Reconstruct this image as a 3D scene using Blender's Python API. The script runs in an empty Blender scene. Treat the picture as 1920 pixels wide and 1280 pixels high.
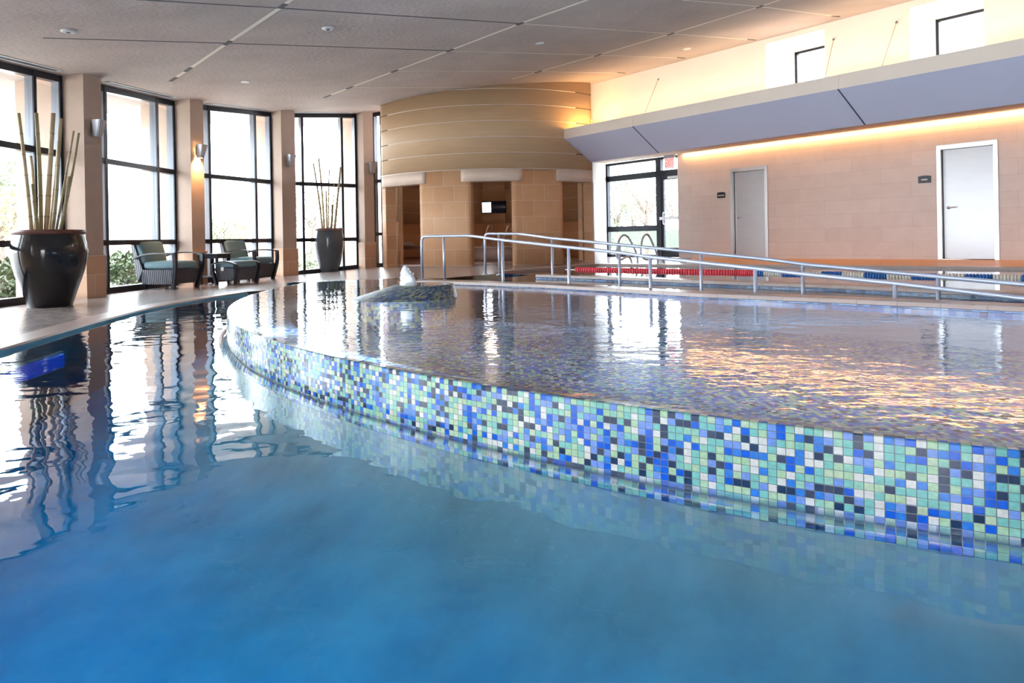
import bpy, bmesh, math, random
from math import sin, cos, pi, radians, sqrt, atan2, hypot
from mathutils import Vector, Matrix
random.seed(7)
SC = bpy.context.scene
COL = SC.collection

# ------------------------------------------------------------------ survey
# Points were surveyed off the photograph: a pixel and one known coordinate
# (a height, a distance or a plane) give a point of the room, in metres.
A = radians(1.0); F = 1300.0; EYE = 0.82; HY = 446.0
ca, sa = cos(A), sin(A)
def ray(px, py):
    dx = px - 960; dy = HY - py
    return (dx*ca + dy*sa)/F, (-dx*sa + dy*ca)/F
def G(px, py, z):                       # at height z
    u, v = ray(px, py); D = (z - EYE)/v
    return Vector((u*D, D, z))
def V(px, py, D):                       # at distance D
    u, v = ray(px, py)
    return Vector((u*D, D, EYE + v*D))
def lin(a, b, x): return min(1, max(0, (x - a)/(b - a)))
def deckz(x, y=11.): return 0.2*lin(-4.7, -1.5, x + .12*(y-11)) + 0.05*lin(5, 9, x)
def Pd(px, py):                         # on the deck
    z = 0.
    for i in range(60): g = G(px, py, z); z = .7*z + .3*deckz(g.x, g.y)
    return G(px, py, z)
QN = Vector((.79, .62, 0)).normalized(); QL = Vector((QN.y, -QN.x, 0))   # right wall: normal and run
def Q(px, py, q):                       # on the plane q parallel to the right wall
    u, v = ray(px, py); D = q/(QN.x*u + QN.y)
    return Vector((u*D, D, EYE + v*D))
def QP(l, q, z): return QL*l + QN*q + Vector((0, 0, z))
def L_of(p): return p.x*QL.x + p.y*QL.y
CA, CB = 3.33, .097
def ceilz(x, y): return CA + CB*(x*.79 + y*.62)
def Cl(px, py):                         # on the ceiling
    u, v = ray(px, py); D = (CA - EYE)/(v - CB*(.79*u + .62))
    return Vector((u*D, D, EYE + v*D))

# ------------------------------------------------------------------ materials
def new_mat(name):
    m = bpy.data.materials.new(name); m.use_nodes = True
    nt = m.node_tree; b = nt.nodes['Principled BSDF']
    return m, nt, b
def N(nt, t, **kw):
    n = nt.nodes.new(t)
    for k, v in kw.items():
        if k in n.inputs: n.inputs[k].default_value = v
        else: setattr(n, k, v)
    return n
def LK(nt, a, b): nt.links.new(a, b)
def rgba(c): return (c[0], c[1], c[2], 1)
def plain(name, col, rough=.5, metal=0, emit=None, es=0, spec=.5):
    m, nt, b = new_mat(name)
    b.inputs['Base Color'].default_value = rgba(col); b.inputs['Roughness'].default_value = rough
    b.inputs['Metallic'].default_value = metal; b.inputs['Specular IOR Level'].default_value = spec
    if emit: b.inputs['Emission Color'].default_value = rgba(emit); b.inputs['Emission Strength'].default_value = es
    return m
def mottled(name, c1, c2, scale=6, rough=.6, bump=0, bscale=60, stretch=(1, 1, 1), metal=0, detail=4, coord='Object'):
    m, nt, b = new_mat(name)
    tc = N(nt, 'ShaderNodeTexCoord'); mp = N(nt, 'ShaderNodeMapping'); mp.inputs['Scale'].default_value = stretch
    LK(nt, tc.outputs[coord], mp.inputs['Vector'])
    nz = N(nt, 'ShaderNodeTexNoise', Scale=scale, Detail=detail); LK(nt, mp.outputs[0], nz.inputs['Vector'])
    cr = N(nt, 'ShaderNodeValToRGB'); cr.color_ramp.elements[0].color = rgba(c1); cr.color_ramp.elements[1].color = rgba(c2)
    cr.color_ramp.elements[0].position = .3; cr.color_ramp.elements[1].position = .7
    LK(nt, nz.outputs['Fac'], cr.inputs['Fac']); LK(nt, cr.outputs[0], b.inputs['Base Color'])
    b.inputs['Roughness'].default_value = rough; b.inputs['Metallic'].default_value = metal
    if bump:
        n2 = N(nt, 'ShaderNodeTexNoise', Scale=bscale, Detail=3); LK(nt, mp.outputs[0], n2.inputs['Vector'])
        bp = N(nt, 'ShaderNodeBump', Strength=bump, Distance=.02); LK(nt, n2.outputs['Fac'], bp.inputs['Height'])
        LK(nt, bp.outputs[0], b.inputs['Normal'])
    return m
def bricks(name, c1, c2, mortar, bw, bh, rough=.6, msize=.012, offset=.5, coord='UV', bump=.1, spec=.5, mot=.5):
    m, nt, b = new_mat(name)
    tc = N(nt, 'ShaderNodeTexCoord')
    br = N(nt, 'ShaderNodeTexBrick'); br.offset = offset
    for k, v in (('Color1', rgba(c1)), ('Color2', rgba(c2)), ('Mortar', rgba(mortar))): br.inputs[k].default_value = v
    br.inputs['Scale'].default_value = 1; br.inputs['Mortar Size'].default_value = msize
    br.inputs['Mortar Smooth'].default_value = .2
    br.inputs['Brick Width'].default_value = bw; br.inputs['Row Height'].default_value = bh; br.inputs['Bias'].default_value = 0
    LK(nt, tc.outputs[coord], br.inputs['Vector'])
    nz = N(nt, 'ShaderNodeTexNoise', Scale=3.0, Detail=6, Roughness=.65)
    LK(nt, tc.outputs[coord], nz.inputs['Vector'])
    mx = N(nt, 'ShaderNodeMixRGB', blend_type='MULTIPLY', Fac=mot)
    cr = N(nt, 'ShaderNodeValToRGB'); cr.color_ramp.elements[0].color = (.78, .74, .72, 1); cr.color_ramp.elements[1].color = (1.08, 1.06, 1.05, 1)
    LK(nt, nz.outputs['Fac'], cr.inputs['Fac']); LK(nt, br.outputs['Color'], mx.inputs[1]); LK(nt, cr.outputs[0], mx.inputs[2])
    LK(nt, mx.outputs[0], b.inputs['Base Color'])
    b.inputs['Roughness'].default_value = rough; b.inputs['Specular IOR Level'].default_value = spec
    if bump:
        bp = N(nt, 'ShaderNodeBump', Strength=bump, Distance=.01, invert=True); LK(nt, br.outputs['Fac'], bp.inputs['Height'])
        LK(nt, bp.outputs[0], b.inputs['Normal'])
    return m
PAL = [tuple(.82*k for k in c) for c in [(.21, .50, .42), (.42, .58, .34), (.012, .11, .58), (.19, .30, .65), (.022, .04, .085), (.70, .66, .58), (.30, .55, .40), (.04, .20, .60), (.055, .065, .10), (.50, .60, .38)]]
WGT = [15, 12, 11, 14, 11, 12, 8, 8, 5, 5]
def mosaic(name, coord='UV', warp=0, wscale=6, rough=.16, pal=PAL, wgt=WGT, scale=(1, 1, 1)):
    m, nt, b = new_mat(name)
    tc = N(nt, 'ShaderNodeTexCoord'); src = tc.outputs[coord]
    mp = N(nt, 'ShaderNodeMapping'); mp.inputs['Scale'].default_value = scale; LK(nt, src, mp.inputs['Vector']); src = mp.outputs[0]
    if warp:
        nz = N(nt, 'ShaderNodeTexNoise', Scale=wscale, Detail=2); LK(nt, tc.outputs['Object'], nz.inputs['Vector'])
        s = N(nt, 'ShaderNodeVectorMath', operation='SUBTRACT'); s.inputs[1].default_value = (.5, .5, .5); LK(nt, nz.outputs['Color'], s.inputs[0])
        k = N(nt, 'ShaderNodeVectorMath', operation='SCALE'); k.inputs['Scale'].default_value = warp; LK(nt, s.outputs[0], k.inputs[0])
        a = N(nt, 'ShaderNodeVectorMath', operation='ADD'); LK(nt, src, a.inputs[0]); LK(nt, k.outputs[0], a.inputs[1]); src = a.outputs[0]
    # keep the third coordinate out of it: the pattern lives on the surface
    sp = N(nt, 'ShaderNodeSeparateXYZ'); LK(nt, src, sp.inputs[0])
    cb = N(nt, 'ShaderNodeCombineXYZ'); LK(nt, sp.outputs[0], cb.inputs[0]); LK(nt, sp.outputs[1], cb.inputs[1]); src = cb.outputs[0]
    fl = N(nt, 'ShaderNodeVectorMath', operation='FLOOR'); LK(nt, src, fl.inputs[0])
    wn = N(nt, 'ShaderNodeTexWhiteNoise', noise_dimensions='2D'); LK(nt, fl.outputs[0], wn.inputs['Vector'])
    cr = N(nt, 'ShaderNodeValToRGB'); cr.color_ramp.interpolation = 'CONSTANT'
    tot = sum(wgt); acc = 0
    for i, (c, w) in enumerate(zip(pal, wgt)):
        if i == 0: e = cr.color_ramp.elements[0]
        elif i == 1: e = cr.color_ramp.elements[1]
        else: e = cr.color_ramp.elements.new(acc/tot)
        e.position = acc/tot; e.color = rgba(c); acc += w
    LK(nt, wn.outputs['Value'], cr.inputs['Fac'])
    fr = N(nt, 'ShaderNodeVectorMath', operation='FRACTION'); LK(nt, src, fr.inputs[0])
    s2 = N(nt, 'ShaderNodeSeparateXYZ'); LK(nt, fr.outputs[0], s2.inputs[0])
    def edge(o):
        a = N(nt, 'ShaderNodeMath', operation='SUBTRACT'); a.inputs[1].default_value = .5; LK(nt, o, a.inputs[0])
        c = N(nt, 'ShaderNodeMath', operation='ABSOLUTE'); LK(nt, a.outputs[0], c.inputs[0]); return c.outputs[0]
    mxm = N(nt, 'ShaderNodeMath', operation='MAXIMUM'); LK(nt, edge(s2.outputs[0]), mxm.inputs[0]); LK(nt, edge(s2.outputs[1]), mxm.inputs[1])
    g = N(nt, 'ShaderNodeMapRange'); g.inputs['From Min'].default_value = .445; g.inputs['From Max'].default_value = .475; LK(nt, mxm.outputs[0], g.inputs['Value'])
    # soft veining inside each glass tile
    nv = N(nt, 'ShaderNodeTexNoise', Scale=1.7, Detail=3); LK(nt, src, nv.inputs['Vector'])
    hv = N(nt, 'ShaderNodeMixRGB', blend_type='OVERLAY', Fac=.35); LK(nt, cr.outputs[0], hv.inputs[1]); LK(nt, nv.outputs['Fac'], hv.inputs[2])
    mx = N(nt, 'ShaderNodeMixRGB'); LK(nt, g.outputs[0], mx.inputs['Fac']); LK(nt, hv.outputs[0], mx.inputs[1]); mx.inputs[2].default_value = (.10, .11, .11, 1)
    LK(nt, mx.outputs[0], b.inputs['Base Color']); b.inputs['Roughness'].default_value = rough
    bp = N(nt, 'ShaderNodeBump', Strength=.25, Distance=.002, invert=True); LK(nt, g.outputs[0], bp.inputs['Height']); LK(nt, bp.outputs[0], b.inputs['Normal'])
    return m
def schlick(nt, f0, nrm=None):
    ge = N(nt, 'ShaderNodeNewGeometry'); d = N(nt, 'ShaderNodeVectorMath', operation='DOT_PRODUCT')
    LK(nt, nrm if nrm else ge.outputs['Normal'], d.inputs[0]); LK(nt, ge.outputs['Incoming'], d.inputs[1])
    a = N(nt, 'ShaderNodeMath', operation='ABSOLUTE'); LK(nt, d.outputs['Value'], a.inputs[0])
    o = N(nt, 'ShaderNodeMath', operation='SUBTRACT', use_clamp=True); o.inputs[0].default_value = 1; LK(nt, a.outputs[0], o.inputs[1])
    p = N(nt, 'ShaderNodeMath', operation='POWER'); LK(nt, o.outputs[0], p.inputs[0]); p.inputs[1].default_value = 5
    k = N(nt, 'ShaderNodeMath', operation='MULTIPLY_ADD'); LK(nt, p.outputs[0], k.inputs[0]); k.inputs[1].default_value = 1-f0; k.inputs[2].default_value = f0
    return k.outputs[0]
def water(name, tint, waves, rough=.0, absorb=None):
    m = bpy.data.materials.new(name); m.use_nodes = True; nt = m.node_tree; nt.nodes.clear()
    out = N(nt, 'ShaderNodeOutputMaterial'); tc = N(nt, 'ShaderNodeTexCoord')
    h = None
    for sc, amp, st in waves:
        mp = N(nt, 'ShaderNodeMapping'); mp.inputs['Scale'].default_value = st; LK(nt, tc.outputs['Object'], mp.inputs['Vector'])
        nz = N(nt, 'ShaderNodeTexNoise', Scale=sc, Detail=1.5, Roughness=.45); LK(nt, mp.outputs[0], nz.inputs['Vector'])
        k = N(nt, 'ShaderNodeMath', operation='MULTIPLY'); k.inputs[1].default_value = amp; LK(nt, nz.outputs['Fac'], k.inputs[0])
        if h is None: h = k.outputs[0]
        else:
            ad = N(nt, 'ShaderNodeMath', operation='ADD'); LK(nt, h, ad.inputs[0]); LK(nt, k.outputs[0], ad.inputs[1]); h = ad.outputs[0]
    bp = N(nt, 'ShaderNodeBump', Strength=1, Distance=1); LK(nt, h, bp.inputs['Height'])
    fr = schlick(nt, .022, bp.outputs[0])
    tr = N(nt, 'ShaderNodeBsdfTransparent'); tr.inputs[0].default_value = rgba(tint)
    gl = N(nt, 'ShaderNodeBsdfGlossy', Roughness=rough); gl.inputs['Color'].default_value = (1, 1, 1, 1); LK(nt, bp.outputs[0], gl.inputs['Normal'])
    mx = N(nt, 'ShaderNodeMixShader'); LK(nt, fr, mx.inputs[0]); LK(nt, tr.outputs[0], mx.inputs[1]); LK(nt, gl.outputs[0], mx.inputs[2])
    LK(nt, mx.outputs[0], out.inputs['Surface'])
    if absorb:
        va = N(nt, 'ShaderNodeVolumeAbsorption', Density=absorb[1]); va.inputs['Color'].default_value = rgba(absorb[0]); LK(nt, va.outputs[0], out.inputs['Volume'])
    return m
def glass(name, tint=(.93, .96, .97), refl=1.0):
    m = bpy.data.materials.new(name); m.use_nodes = True; nt = m.node_tree; nt.nodes.clear()
    out = N(nt, 'ShaderNodeOutputMaterial'); fr = schlick(nt, .02)
    tr = N(nt, 'ShaderNodeBsdfTransparent'); tr.inputs[0].default_value = rgba(tint)
    gl = N(nt, 'ShaderNodeBsdfGlossy', Roughness=.0)
    mx = N(nt, 'ShaderNodeMixShader'); LK(nt, fr, mx.inputs[0]); LK(nt, tr.outputs[0], mx.inputs[1]); LK(nt, gl.outputs[0], mx.inputs[2])
    LK(nt, mx.outputs[0], out.inputs['Surface'])
    return m

M = {}
M['ceiling'] = mottled('ceiling_plaster', (.40, .325, .30), (.48, .39, .36), scale=1.2, rough=.9, bump=.55, bscale=16, detail=6)
M['seam_light'] = plain('seam_light', (.72, .66, .56), .7)
M['seam_dark'] = plain('seam_dark', (.10, .09, .10), .8)
M['pilaster'] = mottled('pilaster_plaster', (.46, .34, .275), (.51, .38, .31), scale=2.5, rough=.8, bump=.05)
M['plinth'] = bricks('plinth_stone', (.58, .34, .22), (.66, .42, .28), (.70, .55, .42), .62, .36, rough=.6, msize=.006)
M['deck'] = bricks('deck_tile', (.31, .26, .255), (.36, .30, .29), (.22, .19, .19), .15, .15, rough=.22, msize=.006, offset=0, bump=.3, spec=.6)
M['coping'] = bricks('coping_tile', (.39, .29, .265), (.44, .33, .30), (.30, .235, .22), .30, .30, rough=.3, msize=.006, offset=0, bump=.2)
M['bronze'] = plain('dark_bronze', (.018, .02, .03), .35, .3)
M['bronze_side'] = plain('bronze_pale', (.20, .21, .25), .4, .2)  # paler bronze; on window flanks it carries the light from outside
M['glass'] = glass('window_glass')
M['mosaic'] = mosaic('glass_mosaic', 'UV')
M['mosaic_floor'] = mosaic('glass_mosaic_floor', 'UV', warp=1.6, wscale=7, pal=[tuple(min(.9, 1.6*k) for k in c) for c in PAL], wgt=[13, 8, 15, 18, 9, 8, 7, 14, 5, 3])
M['mosaic_dark'] = mosaic('glass_mosaic_mound', 'UV', rough=.4, pal=[(.05, .10, .14), (.26, .27, .16), (.02, .06, .22), (.02, .03, .06), (.12, .17, .24), (.18, .22, .17)], wgt=[2, 2, 2, 2, 2, 2])
M['blue_tile'] = mosaic('waterline_tile', 'UV', pal=[(.03, .12, .36), (.10, .22, .46), (.18, .30, .50), (.04, .07, .18)], wgt=[3, 3, 2, 2])
M['water_low'] = water('pool_water', (1, 1, 1), [(1.1, .010, (1, 1, 1)), (3.2, .0046, (1, 1.3, 1)), (11, .0006, (1, 1, 1))], 0, ((.01, .72, .94), .80))
M['water_spa'] = water('spa_water', (.92, .97, 1.0), [(2.2, .0035, (1, 1.5, 1)), (7, .0024, (1, 1.4, 1)), (22, .0006, (1, 1.3, 1))])
M['water_lap'] = water('lap_water', (.55, .85, .92), [(2.0, .0010, (1, 1.5, 1)), (6, .0004, (1, 1.5, 1))])
M['pool_floor'] = mottled('pool_plaster', (.40, .52, .56), (.58, .68, .70), scale=.9, rough=.8, detail=7)
def basin_floor():
    m, nt, b = new_mat('pool_floor_plaster')
    tc = N(nt, 'ShaderNodeTexCoord'); sub = N(nt, 'ShaderNodeVectorMath', operation='SUBTRACT'); sub.inputs[1].default_value = (4.92, 9.12, 0)
    LK(nt, tc.outputs['Object'], sub.inputs[0]); ml = N(nt, 'ShaderNodeVectorMath', operation='MULTIPLY'); ml.inputs[1].default_value = (1, 1, 0); LK(nt, sub.outputs[0], ml.inputs[0])
    ln = N(nt, 'ShaderNodeVectorMath', operation='LENGTH'); LK(nt, ml.outputs[0], ln.inputs[0])
    nz = N(nt, 'ShaderNodeTexNoise', Scale=1.1, Detail=7, Roughness=.6); LK(nt, tc.outputs['Object'], nz.inputs['Vector'])
    ad = N(nt, 'ShaderNodeMath', operation='MULTIPLY_ADD'); ad.inputs[1].default_value = 1.1; LK(nt, nz.outputs['Fac'], ad.inputs[0]); LK(nt, ln.outputs['Value'], ad.inputs[2])
    mr = N(nt, 'ShaderNodeMapRange', interpolation_type='SMOOTHSTEP'); mr.inputs['From Min'].default_value = 8.45; mr.inputs['From Max'].default_value = 10.1; LK(nt, ad.outputs[0], mr.inputs['Value'])
    n2 = N(nt, 'ShaderNodeTexNoise', Scale=2.6, Detail=8, Roughness=.62); LK(nt, tc.outputs['Object'], n2.inputs['Vector'])
    def ramp(c1, c2):
        cr = N(nt, 'ShaderNodeValToRGB'); cr.color_ramp.elements[0].color = rgba(c1); cr.color_ramp.elements[1].color = rgba(c2)
        cr.color_ramp.elements[0].position = .32; cr.color_ramp.elements[1].position = .68; LK(nt, n2.outputs['Fac'], cr.inputs['Fac']); return cr.outputs[0]
    mx = N(nt, 'ShaderNodeMixRGB'); LK(nt, mr.outputs[0], mx.inputs['Fac']); LK(nt, ramp((.24, .23, .205), (.37, .355, .31)), mx.inputs[1]); LK(nt, ramp((.02, .50, .78), (.08, .66, .90)), mx.inputs[2])
    LK(nt, mx.outputs[0], b.inputs['Base Color']); b.inputs['Roughness'].default_value = .85
    return m
M['basin_floor'] = basin_floor()
M['lap_floor'] = mottled('lap_plaster', (.16, .42, .55), (.22, .5, .62), scale=.9, rough=.8)
M['clad'] = mottled('rotunda_cladding', (.50, .325, .19), (.55, .36, .21), scale=14, rough=.55, stretch=(.15, .15, 3), bump=0)
M['clad_seam'] = plain('cladding_reveal', (.74, .66, .60), .4, .3)
M['clad_gap'] = plain('cladding_gap', (.10, .07, .05), .8)
M['lintel'] = mottled('lintel_plaster', (.68, .53, .43), (.74, .58, .48), scale=3, rough=.7)
M['stone'] = bricks('pier_stone', (.62, .34, .18), (.70, .42, .24), (.74, .56, .42), .52, .36, rough=.55, msize=.006, mot=.7)
M['stone_wall'] = bricks('limestone_wall', (.74, .625, .585), (.79, .675, .635), (.66, .53, .48), 1.22, .305, rough=.5, msize=.004, mot=.7, bump=.15)
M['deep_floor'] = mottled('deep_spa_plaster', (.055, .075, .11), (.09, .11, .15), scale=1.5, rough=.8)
M['white_wall'] = mottled('white_plaster', (.74, .70, .63), (.78, .74, .67), scale=2, rough=.8)
M['return_wall'] = mottled('return_plaster', (.50, .50, .52), (.55, .55, .57), scale=2, rough=.6)
M['beam_face'] = mottled('beam_plaster', (.58, .56, .71), (.60, .58, .73), scale=2, rough=.6)
M['fascia'] = mottled('fascia_plaster', (.70, .58, .50), (.73, .61, .53), scale=2, rough=.7)
M['joint'] = plain('beam_joint', (.05, .06, .10), .8)
M['steel'] = mottled('brushed_steel', (.54, .54, .57), (.56, .56, .59), scale=3, rough=.32, stretch=(1, 1, 4), metal=.45)
M['steel_frame'] = plain('steel_frame', (.72, .72, .75), .3, .9)
M['chrome'] = plain('satin_chrome', (.52, .55, .68), .42, .45)
M['strip'] = plain('strip_lamp', (1, .8, .5), .5, 0, (1, .66, .30), 6)
M['downlight'] = plain('downlight_lens', (1, 1, 1), .5, 0, (1, .97, .9), 6)
M['sconce_lamp'] = plain('sconce_lamp', (1, .8, .5), .5, 0, (1, .62, .25), 25)
M['sconce'] = plain('sconce_metal', (.42, .42, .47), .35, .5)
M['black_sign'] = plain('black_sign', (.012, .016, .035), .35)
M['pale_ink'] = plain('pale_ink', (.75, .72, .72), .5)
M['exit_body'] = plain('exit_panel', (.55, .55, .57), .4, 0, (1, .9, .9), .12)
M['exit_cap'] = plain('exit_cap', (.50, .53, .60), .4)
M['exit_red'] = plain('exit_red', (.85, .10, .09), .5, 0, (1, .12, .1), .6)
M['pot'] = mottled('glazed_pot', (.008, .011, .018), (.024, .022, .018), scale=3.5, rough=.12, stretch=(1, 1, .7), detail=5)
M['pot_grey'] = mottled('glazed_pot_grey', (.06, .085, .11), (.10, .12, .135), scale=3.5, rough=.14, stretch=(1, 1, .7), detail=5)
M['pot_rim'] = mottled('pot_rim_clay', (.10, .035, .028), (.15, .05, .038), scale=5, rough=.4)
M['pot_rim_grey'] = mottled('pot_rim_mauve', (.22, .12, .12), (.26, .15, .15), scale=5, rough=.4)
M['soil'] = mottled('soil', (.03, .022, .016), (.06, .045, .03), scale=20, rough=.95)
M['bamboo'] = mottled('bamboo_tan', (.42, .32, .19), (.56, .45, .30), scale=6, rough=.45, stretch=(1, 1, .4))
M['bamboo_green'] = mottled('bamboo_olive', (.27, .23, .12), (.44, .36, .20), scale=5, rough=.45, stretch=(1, 1, .4))
M['bamboo_node'] = plain('bamboo_node', (.26, .21, .11), .6)
M['cushion'] = mottled('teal_cushion', (.14, .235, .28), (.17, .275, .315), scale=30, rough=.85, bump=.1, bscale=150)
def wicker_mat():
    m, nt, b = new_mat('dark_wicker')
    tc = N(nt, 'ShaderNodeTexCoord')
    wv = N(nt, 'ShaderNodeTexWave', Scale=16, Distortion=.4); wv.bands_direction = 'DIAGONAL'
    mp = N(nt, 'ShaderNodeMapping'); mp.inputs['Scale'].default_value = (1, 1, .12); LK(nt, tc.outputs['Object'], mp.inputs['Vector']); LK(nt, mp.outputs[0], wv.inputs['Vector'])
    cr = N(nt, 'ShaderNodeValToRGB'); cr.color_ramp.elements[0].color = (.018, .022, .035, 1); cr.color_ramp.elements[1].color = (.12, .125, .15, 1)
    LK(nt, wv.outputs['Fac'], cr.inputs['Fac']); LK(nt, cr.outputs[0], b.inputs['Base Color']); b.inputs['Roughness'].default_value = .5
    bp = N(nt, 'ShaderNodeBump', Strength=.5, Distance=.01); LK(nt, wv.outputs['Fac'], bp.inputs['Height']); LK(nt, bp.outputs[0], b.inputs['Normal'])
    return m
M['wicker'] = wicker_mat()
M['dark_frame'] = plain('dark_painted_frame', (.012, .016, .028), .3)
M['tag'] = plain('paper_tag', (.75, .73, .72), .7)
M['orange_tile'] = bricks('orange_floor_tile', (.72, .36, .13), (.76, .40, .15), (.55, .28, .11), .30, .30, rough=.4, msize=.006, offset=0, bump=.1)
M['pool_wall'] = mottled('pool_wall_plaster', (.36, .37, .34), (.48, .48, .43), scale=5, rough=.8, detail=7)
M['red'] = plain('float_red', (.95, .075, .12), .35)
M['white_plastic'] = plain('float_white', (.82, .76, .68), .35)
M['blue_plastic'] = plain('float_blue', (.015, .14, .48), .35)
M['foam'] = plain('foam_water', (.85, .88, .92), .35)
M['wood'] = mottled('dark_wood', (.10, .035, .022), (.16, .06, .035), scale=5, rough=.5, stretch=(1, 8, 8))
M['towel'] = mottled('towel', (.55, .50, .52), (.68, .62, .64), scale=40, rough=.9, bump=.3, bscale=120)
M['basin'] = mottled('basin_plaster', (.40, .30, .27), (.46, .35, .31), scale=3, rough=.5)
M['blind'] = plain('blue_blind', (.05, .07, .14), .4)
M['detector'] = plain('detector_plastic', (.55, .52, .52), .5)
M['grille'] = plain('grille_white', (.72, .72, .72), .5)
M['lens_blue'] = plain('pool_lens', (.01, .06, .45), .2, 0, (.0, .06, .8), .16)
M['ground'] = mottled('outdoor_ground', (.50, .47, .42), (.62, .60, .54), scale=.8, rough=.9)
M['mulch'] = mottled('mulch', (.07, .06, .065), (.12, .10, .10), scale=9, rough=.95)
M['leaf'] = mottled('leaf_green', (.05, .085, .035), (.11, .15, .075), scale=6, rough=.6)
M['leaf_yellow'] = mottled('leaf_autumn', (.32, .22, .08), (.42, .33, .16), scale=6, rough=.6)
M['leaf_pale'] = mottled('leaf_pale', (.15, .18, .11), (.24, .26, .18), scale=6, rough=.6)
M['bark'] = mottled('bark', (.10, .075, .06), (.17, .13, .11), scale=8, rough=.9)
M['hedge'] = mottled('hedge', (.05, .07, .045), (.09, .11, .08), scale=6, rough=.8)
M['ext_plaster'] = mottled('exterior_plaster', (.74, .62, .50), (.80, .68, .56), scale=2, rough=.8)
M['fence'] = plain('white_fence', (.85, .85, .85), .6)

# ------------------------------------------------------------------ mesh builder
class MB:
    def __init__(s): s.v = []; s.f = []; s.mi = []; s.sm = []; s.uv = {}
    def face(s, idx, mi=0, sm=False, uv=None):
        s.f.append(tuple(idx)); s.mi.append(mi); s.sm.append(sm)
        if uv: s.uv[len(s.f)-1] = uv
    def quad(s, a, b, c, d, mi=0, uv=None):
        i = len(s.v); s.v += [Vector(p) for p in (a, b, c, d)]; s.face((i, i+1, i+2, i+3), mi, False, uv)
    def hexa(s, b4, t4, mi=0):
        i = len(s.v); s.v += [Vector(p) for p in list(b4)+list(t4)]
        for f in ((3, 2, 1, 0), (4, 5, 6, 7), (0, 1, 5, 4), (1, 2, 6, 5), (2, 3, 7, 6), (3, 0, 4, 7)):
            s.face([i+k for k in f], mi)
    def box(s, c, size, mi=0, ex=Vector((1, 0, 0)), ey=Vector((0, 1, 0)), ez=Vector((0, 0, 1))):
        c = Vector(c); a, b, d = ex*size[0]/2, ey*size[1]/2, ez*size[2]/2
        s.hexa([c-a-b-d, c+a-b-d, c+a+b-d, c-a+b-d], [c-a-b+d, c+a-b+d, c+a+b+d, c-a+b+d], mi)
    def bar(s, p, q, w, h, up=Vector((0, 0, 1)), mi=0, w2=None, h2=None):   # rectangular bar from p to q
        p = Vector(p); q = Vector(q); d = (q-p).normalized(); sd = d.cross(up)
        if sd.length < 1e-5: sd = Vector((1, 0, 0))
        sd.normalize(); u = sd.cross(d)
        w2 = w if w2 is None else w2; h2 = h if h2 is None else h2
        r = lambda o, w, h: [o-sd*w/2-u*h/2, o+sd*w/2-u*h/2, o+sd*w/2+u*h/2, o-sd*w/2+u*h/2]
        s.hexa(r(p, w, h), r(q, w2, h2), mi)
    def sweep(s, pts, prof, up=Vector((0, 0, 1)), mi=0):     # profile [(side,up)] swept along pts
        pts = [Vector(p) for p in pts]; base = len(s.v); n = len(prof)
        for i, p in enumerate(pts):
            d = (pts[min(i+1, len(pts)-1)] - pts[max(i-1, 0)]).normalized()
            sd = d.cross(up).normalized(); u = sd.cross(d)
            for a, b in prof: s.v.append(p + sd*a + u*b)
        for i in range(len(pts)-1):
            for k in range(n):
                s.face((base+i*n+k, base+i*n+(k+1) % n, base+(i+1)*n+(k+1) % n, base+(i+1)*n+k), mi)
        s.face([base+k for k in range(n)][::-1], mi); s.face([base+(len(pts)-1)*n+k for k in range(n)], mi)
    def tube(s, pts, r, n=10, mi=0, cap=True, rr=None):
        pts = [Vector(p) for p in pts]; base = len(s.v)
        prev = None
        for i, p in enumerate(pts):
            d = (pts[min(i+1, len(pts)-1)] - pts[max(i-1, 0)]).normalized()
            if prev is None:
                x = d.cross(Vector((0, 0, 1)))
                if x.length < 1e-3: x = d.cross(Vector((0, 1, 0)))
                x.normalize()
            else:
                x = (prev - d*prev.dot(d)).normalized()
            prev = x; y = d.cross(x); R = r if rr is None else rr[i]
            for k in range(n):
                a = 2*pi*k/n; s.v.append(p + x*cos(a)*R + y*sin(a)*R)
        for i in range(len(pts)-1):
            for k in range(n):
                s.face((base+i*n+k, base+i*n+(k+1) % n, base+(i+1)*n+(k+1) % n, base+(i+1)*n+k), mi, True)
        if cap:
            s.face([base+k for k in range(n)][::-1], mi); s.face([base+(len(pts)-1)*n+k for k in range(n)], mi)
    def lathe(s, prof, n=32, c=(0, 0, 0), mi=0, axis=None):
        base = len(s.v); c = Vector(c)
        ez = Vector((0, 0, 1)) if axis is None else Vector(axis).normalized()
        ex = ez.orthogonal().normalized() if axis is not None else Vector((1, 0, 0)); ey = ez.cross(ex)
        for r, z in prof:
            for k in range(n):
                a = 2*pi*k/n; s.v.append(c + ex*r*cos(a) + ey*r*sin(a) + ez*z)
        for i in range(len(prof)-1):
            for k in range(n):
                s.face((base+i*n+k, base+i*n+(k+1) % n, base+(i+1)*n+(k+1) % n, base+(i+1)*n+k), mi, True)
        if prof[0][0] > 1e-6: s.face([base+k for k in range(n)][::-1], mi)
        if prof[-1][0] > 1e-6: s.face([base+(len(prof)-1)*n+k for k in range(n)], mi)
    def prism(s, poly, z0, z1, mi=0):           # z0,z1 numbers or functions of (x,y)
        f0 = z0 if callable(z0) else (lambda x, y: z0); f1 = z1 if callable(z1) else (lambda x, y: z1)
        i = len(s.v); n = len(poly)
        s.v += [Vector((p[0], p[1], f0(p[0], p[1]))) for p in poly] + [Vector((p[0], p[1], f1(p[0], p[1]))) for p in poly]
        s.face([i+k for k in range(n)][::-1], mi); s.face([i+n+k for k in range(n)], mi)
        for k in range(n): s.face((i+k, i+(k+1) % n, i+n+(k+1) % n, i+n+k), mi)
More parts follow.
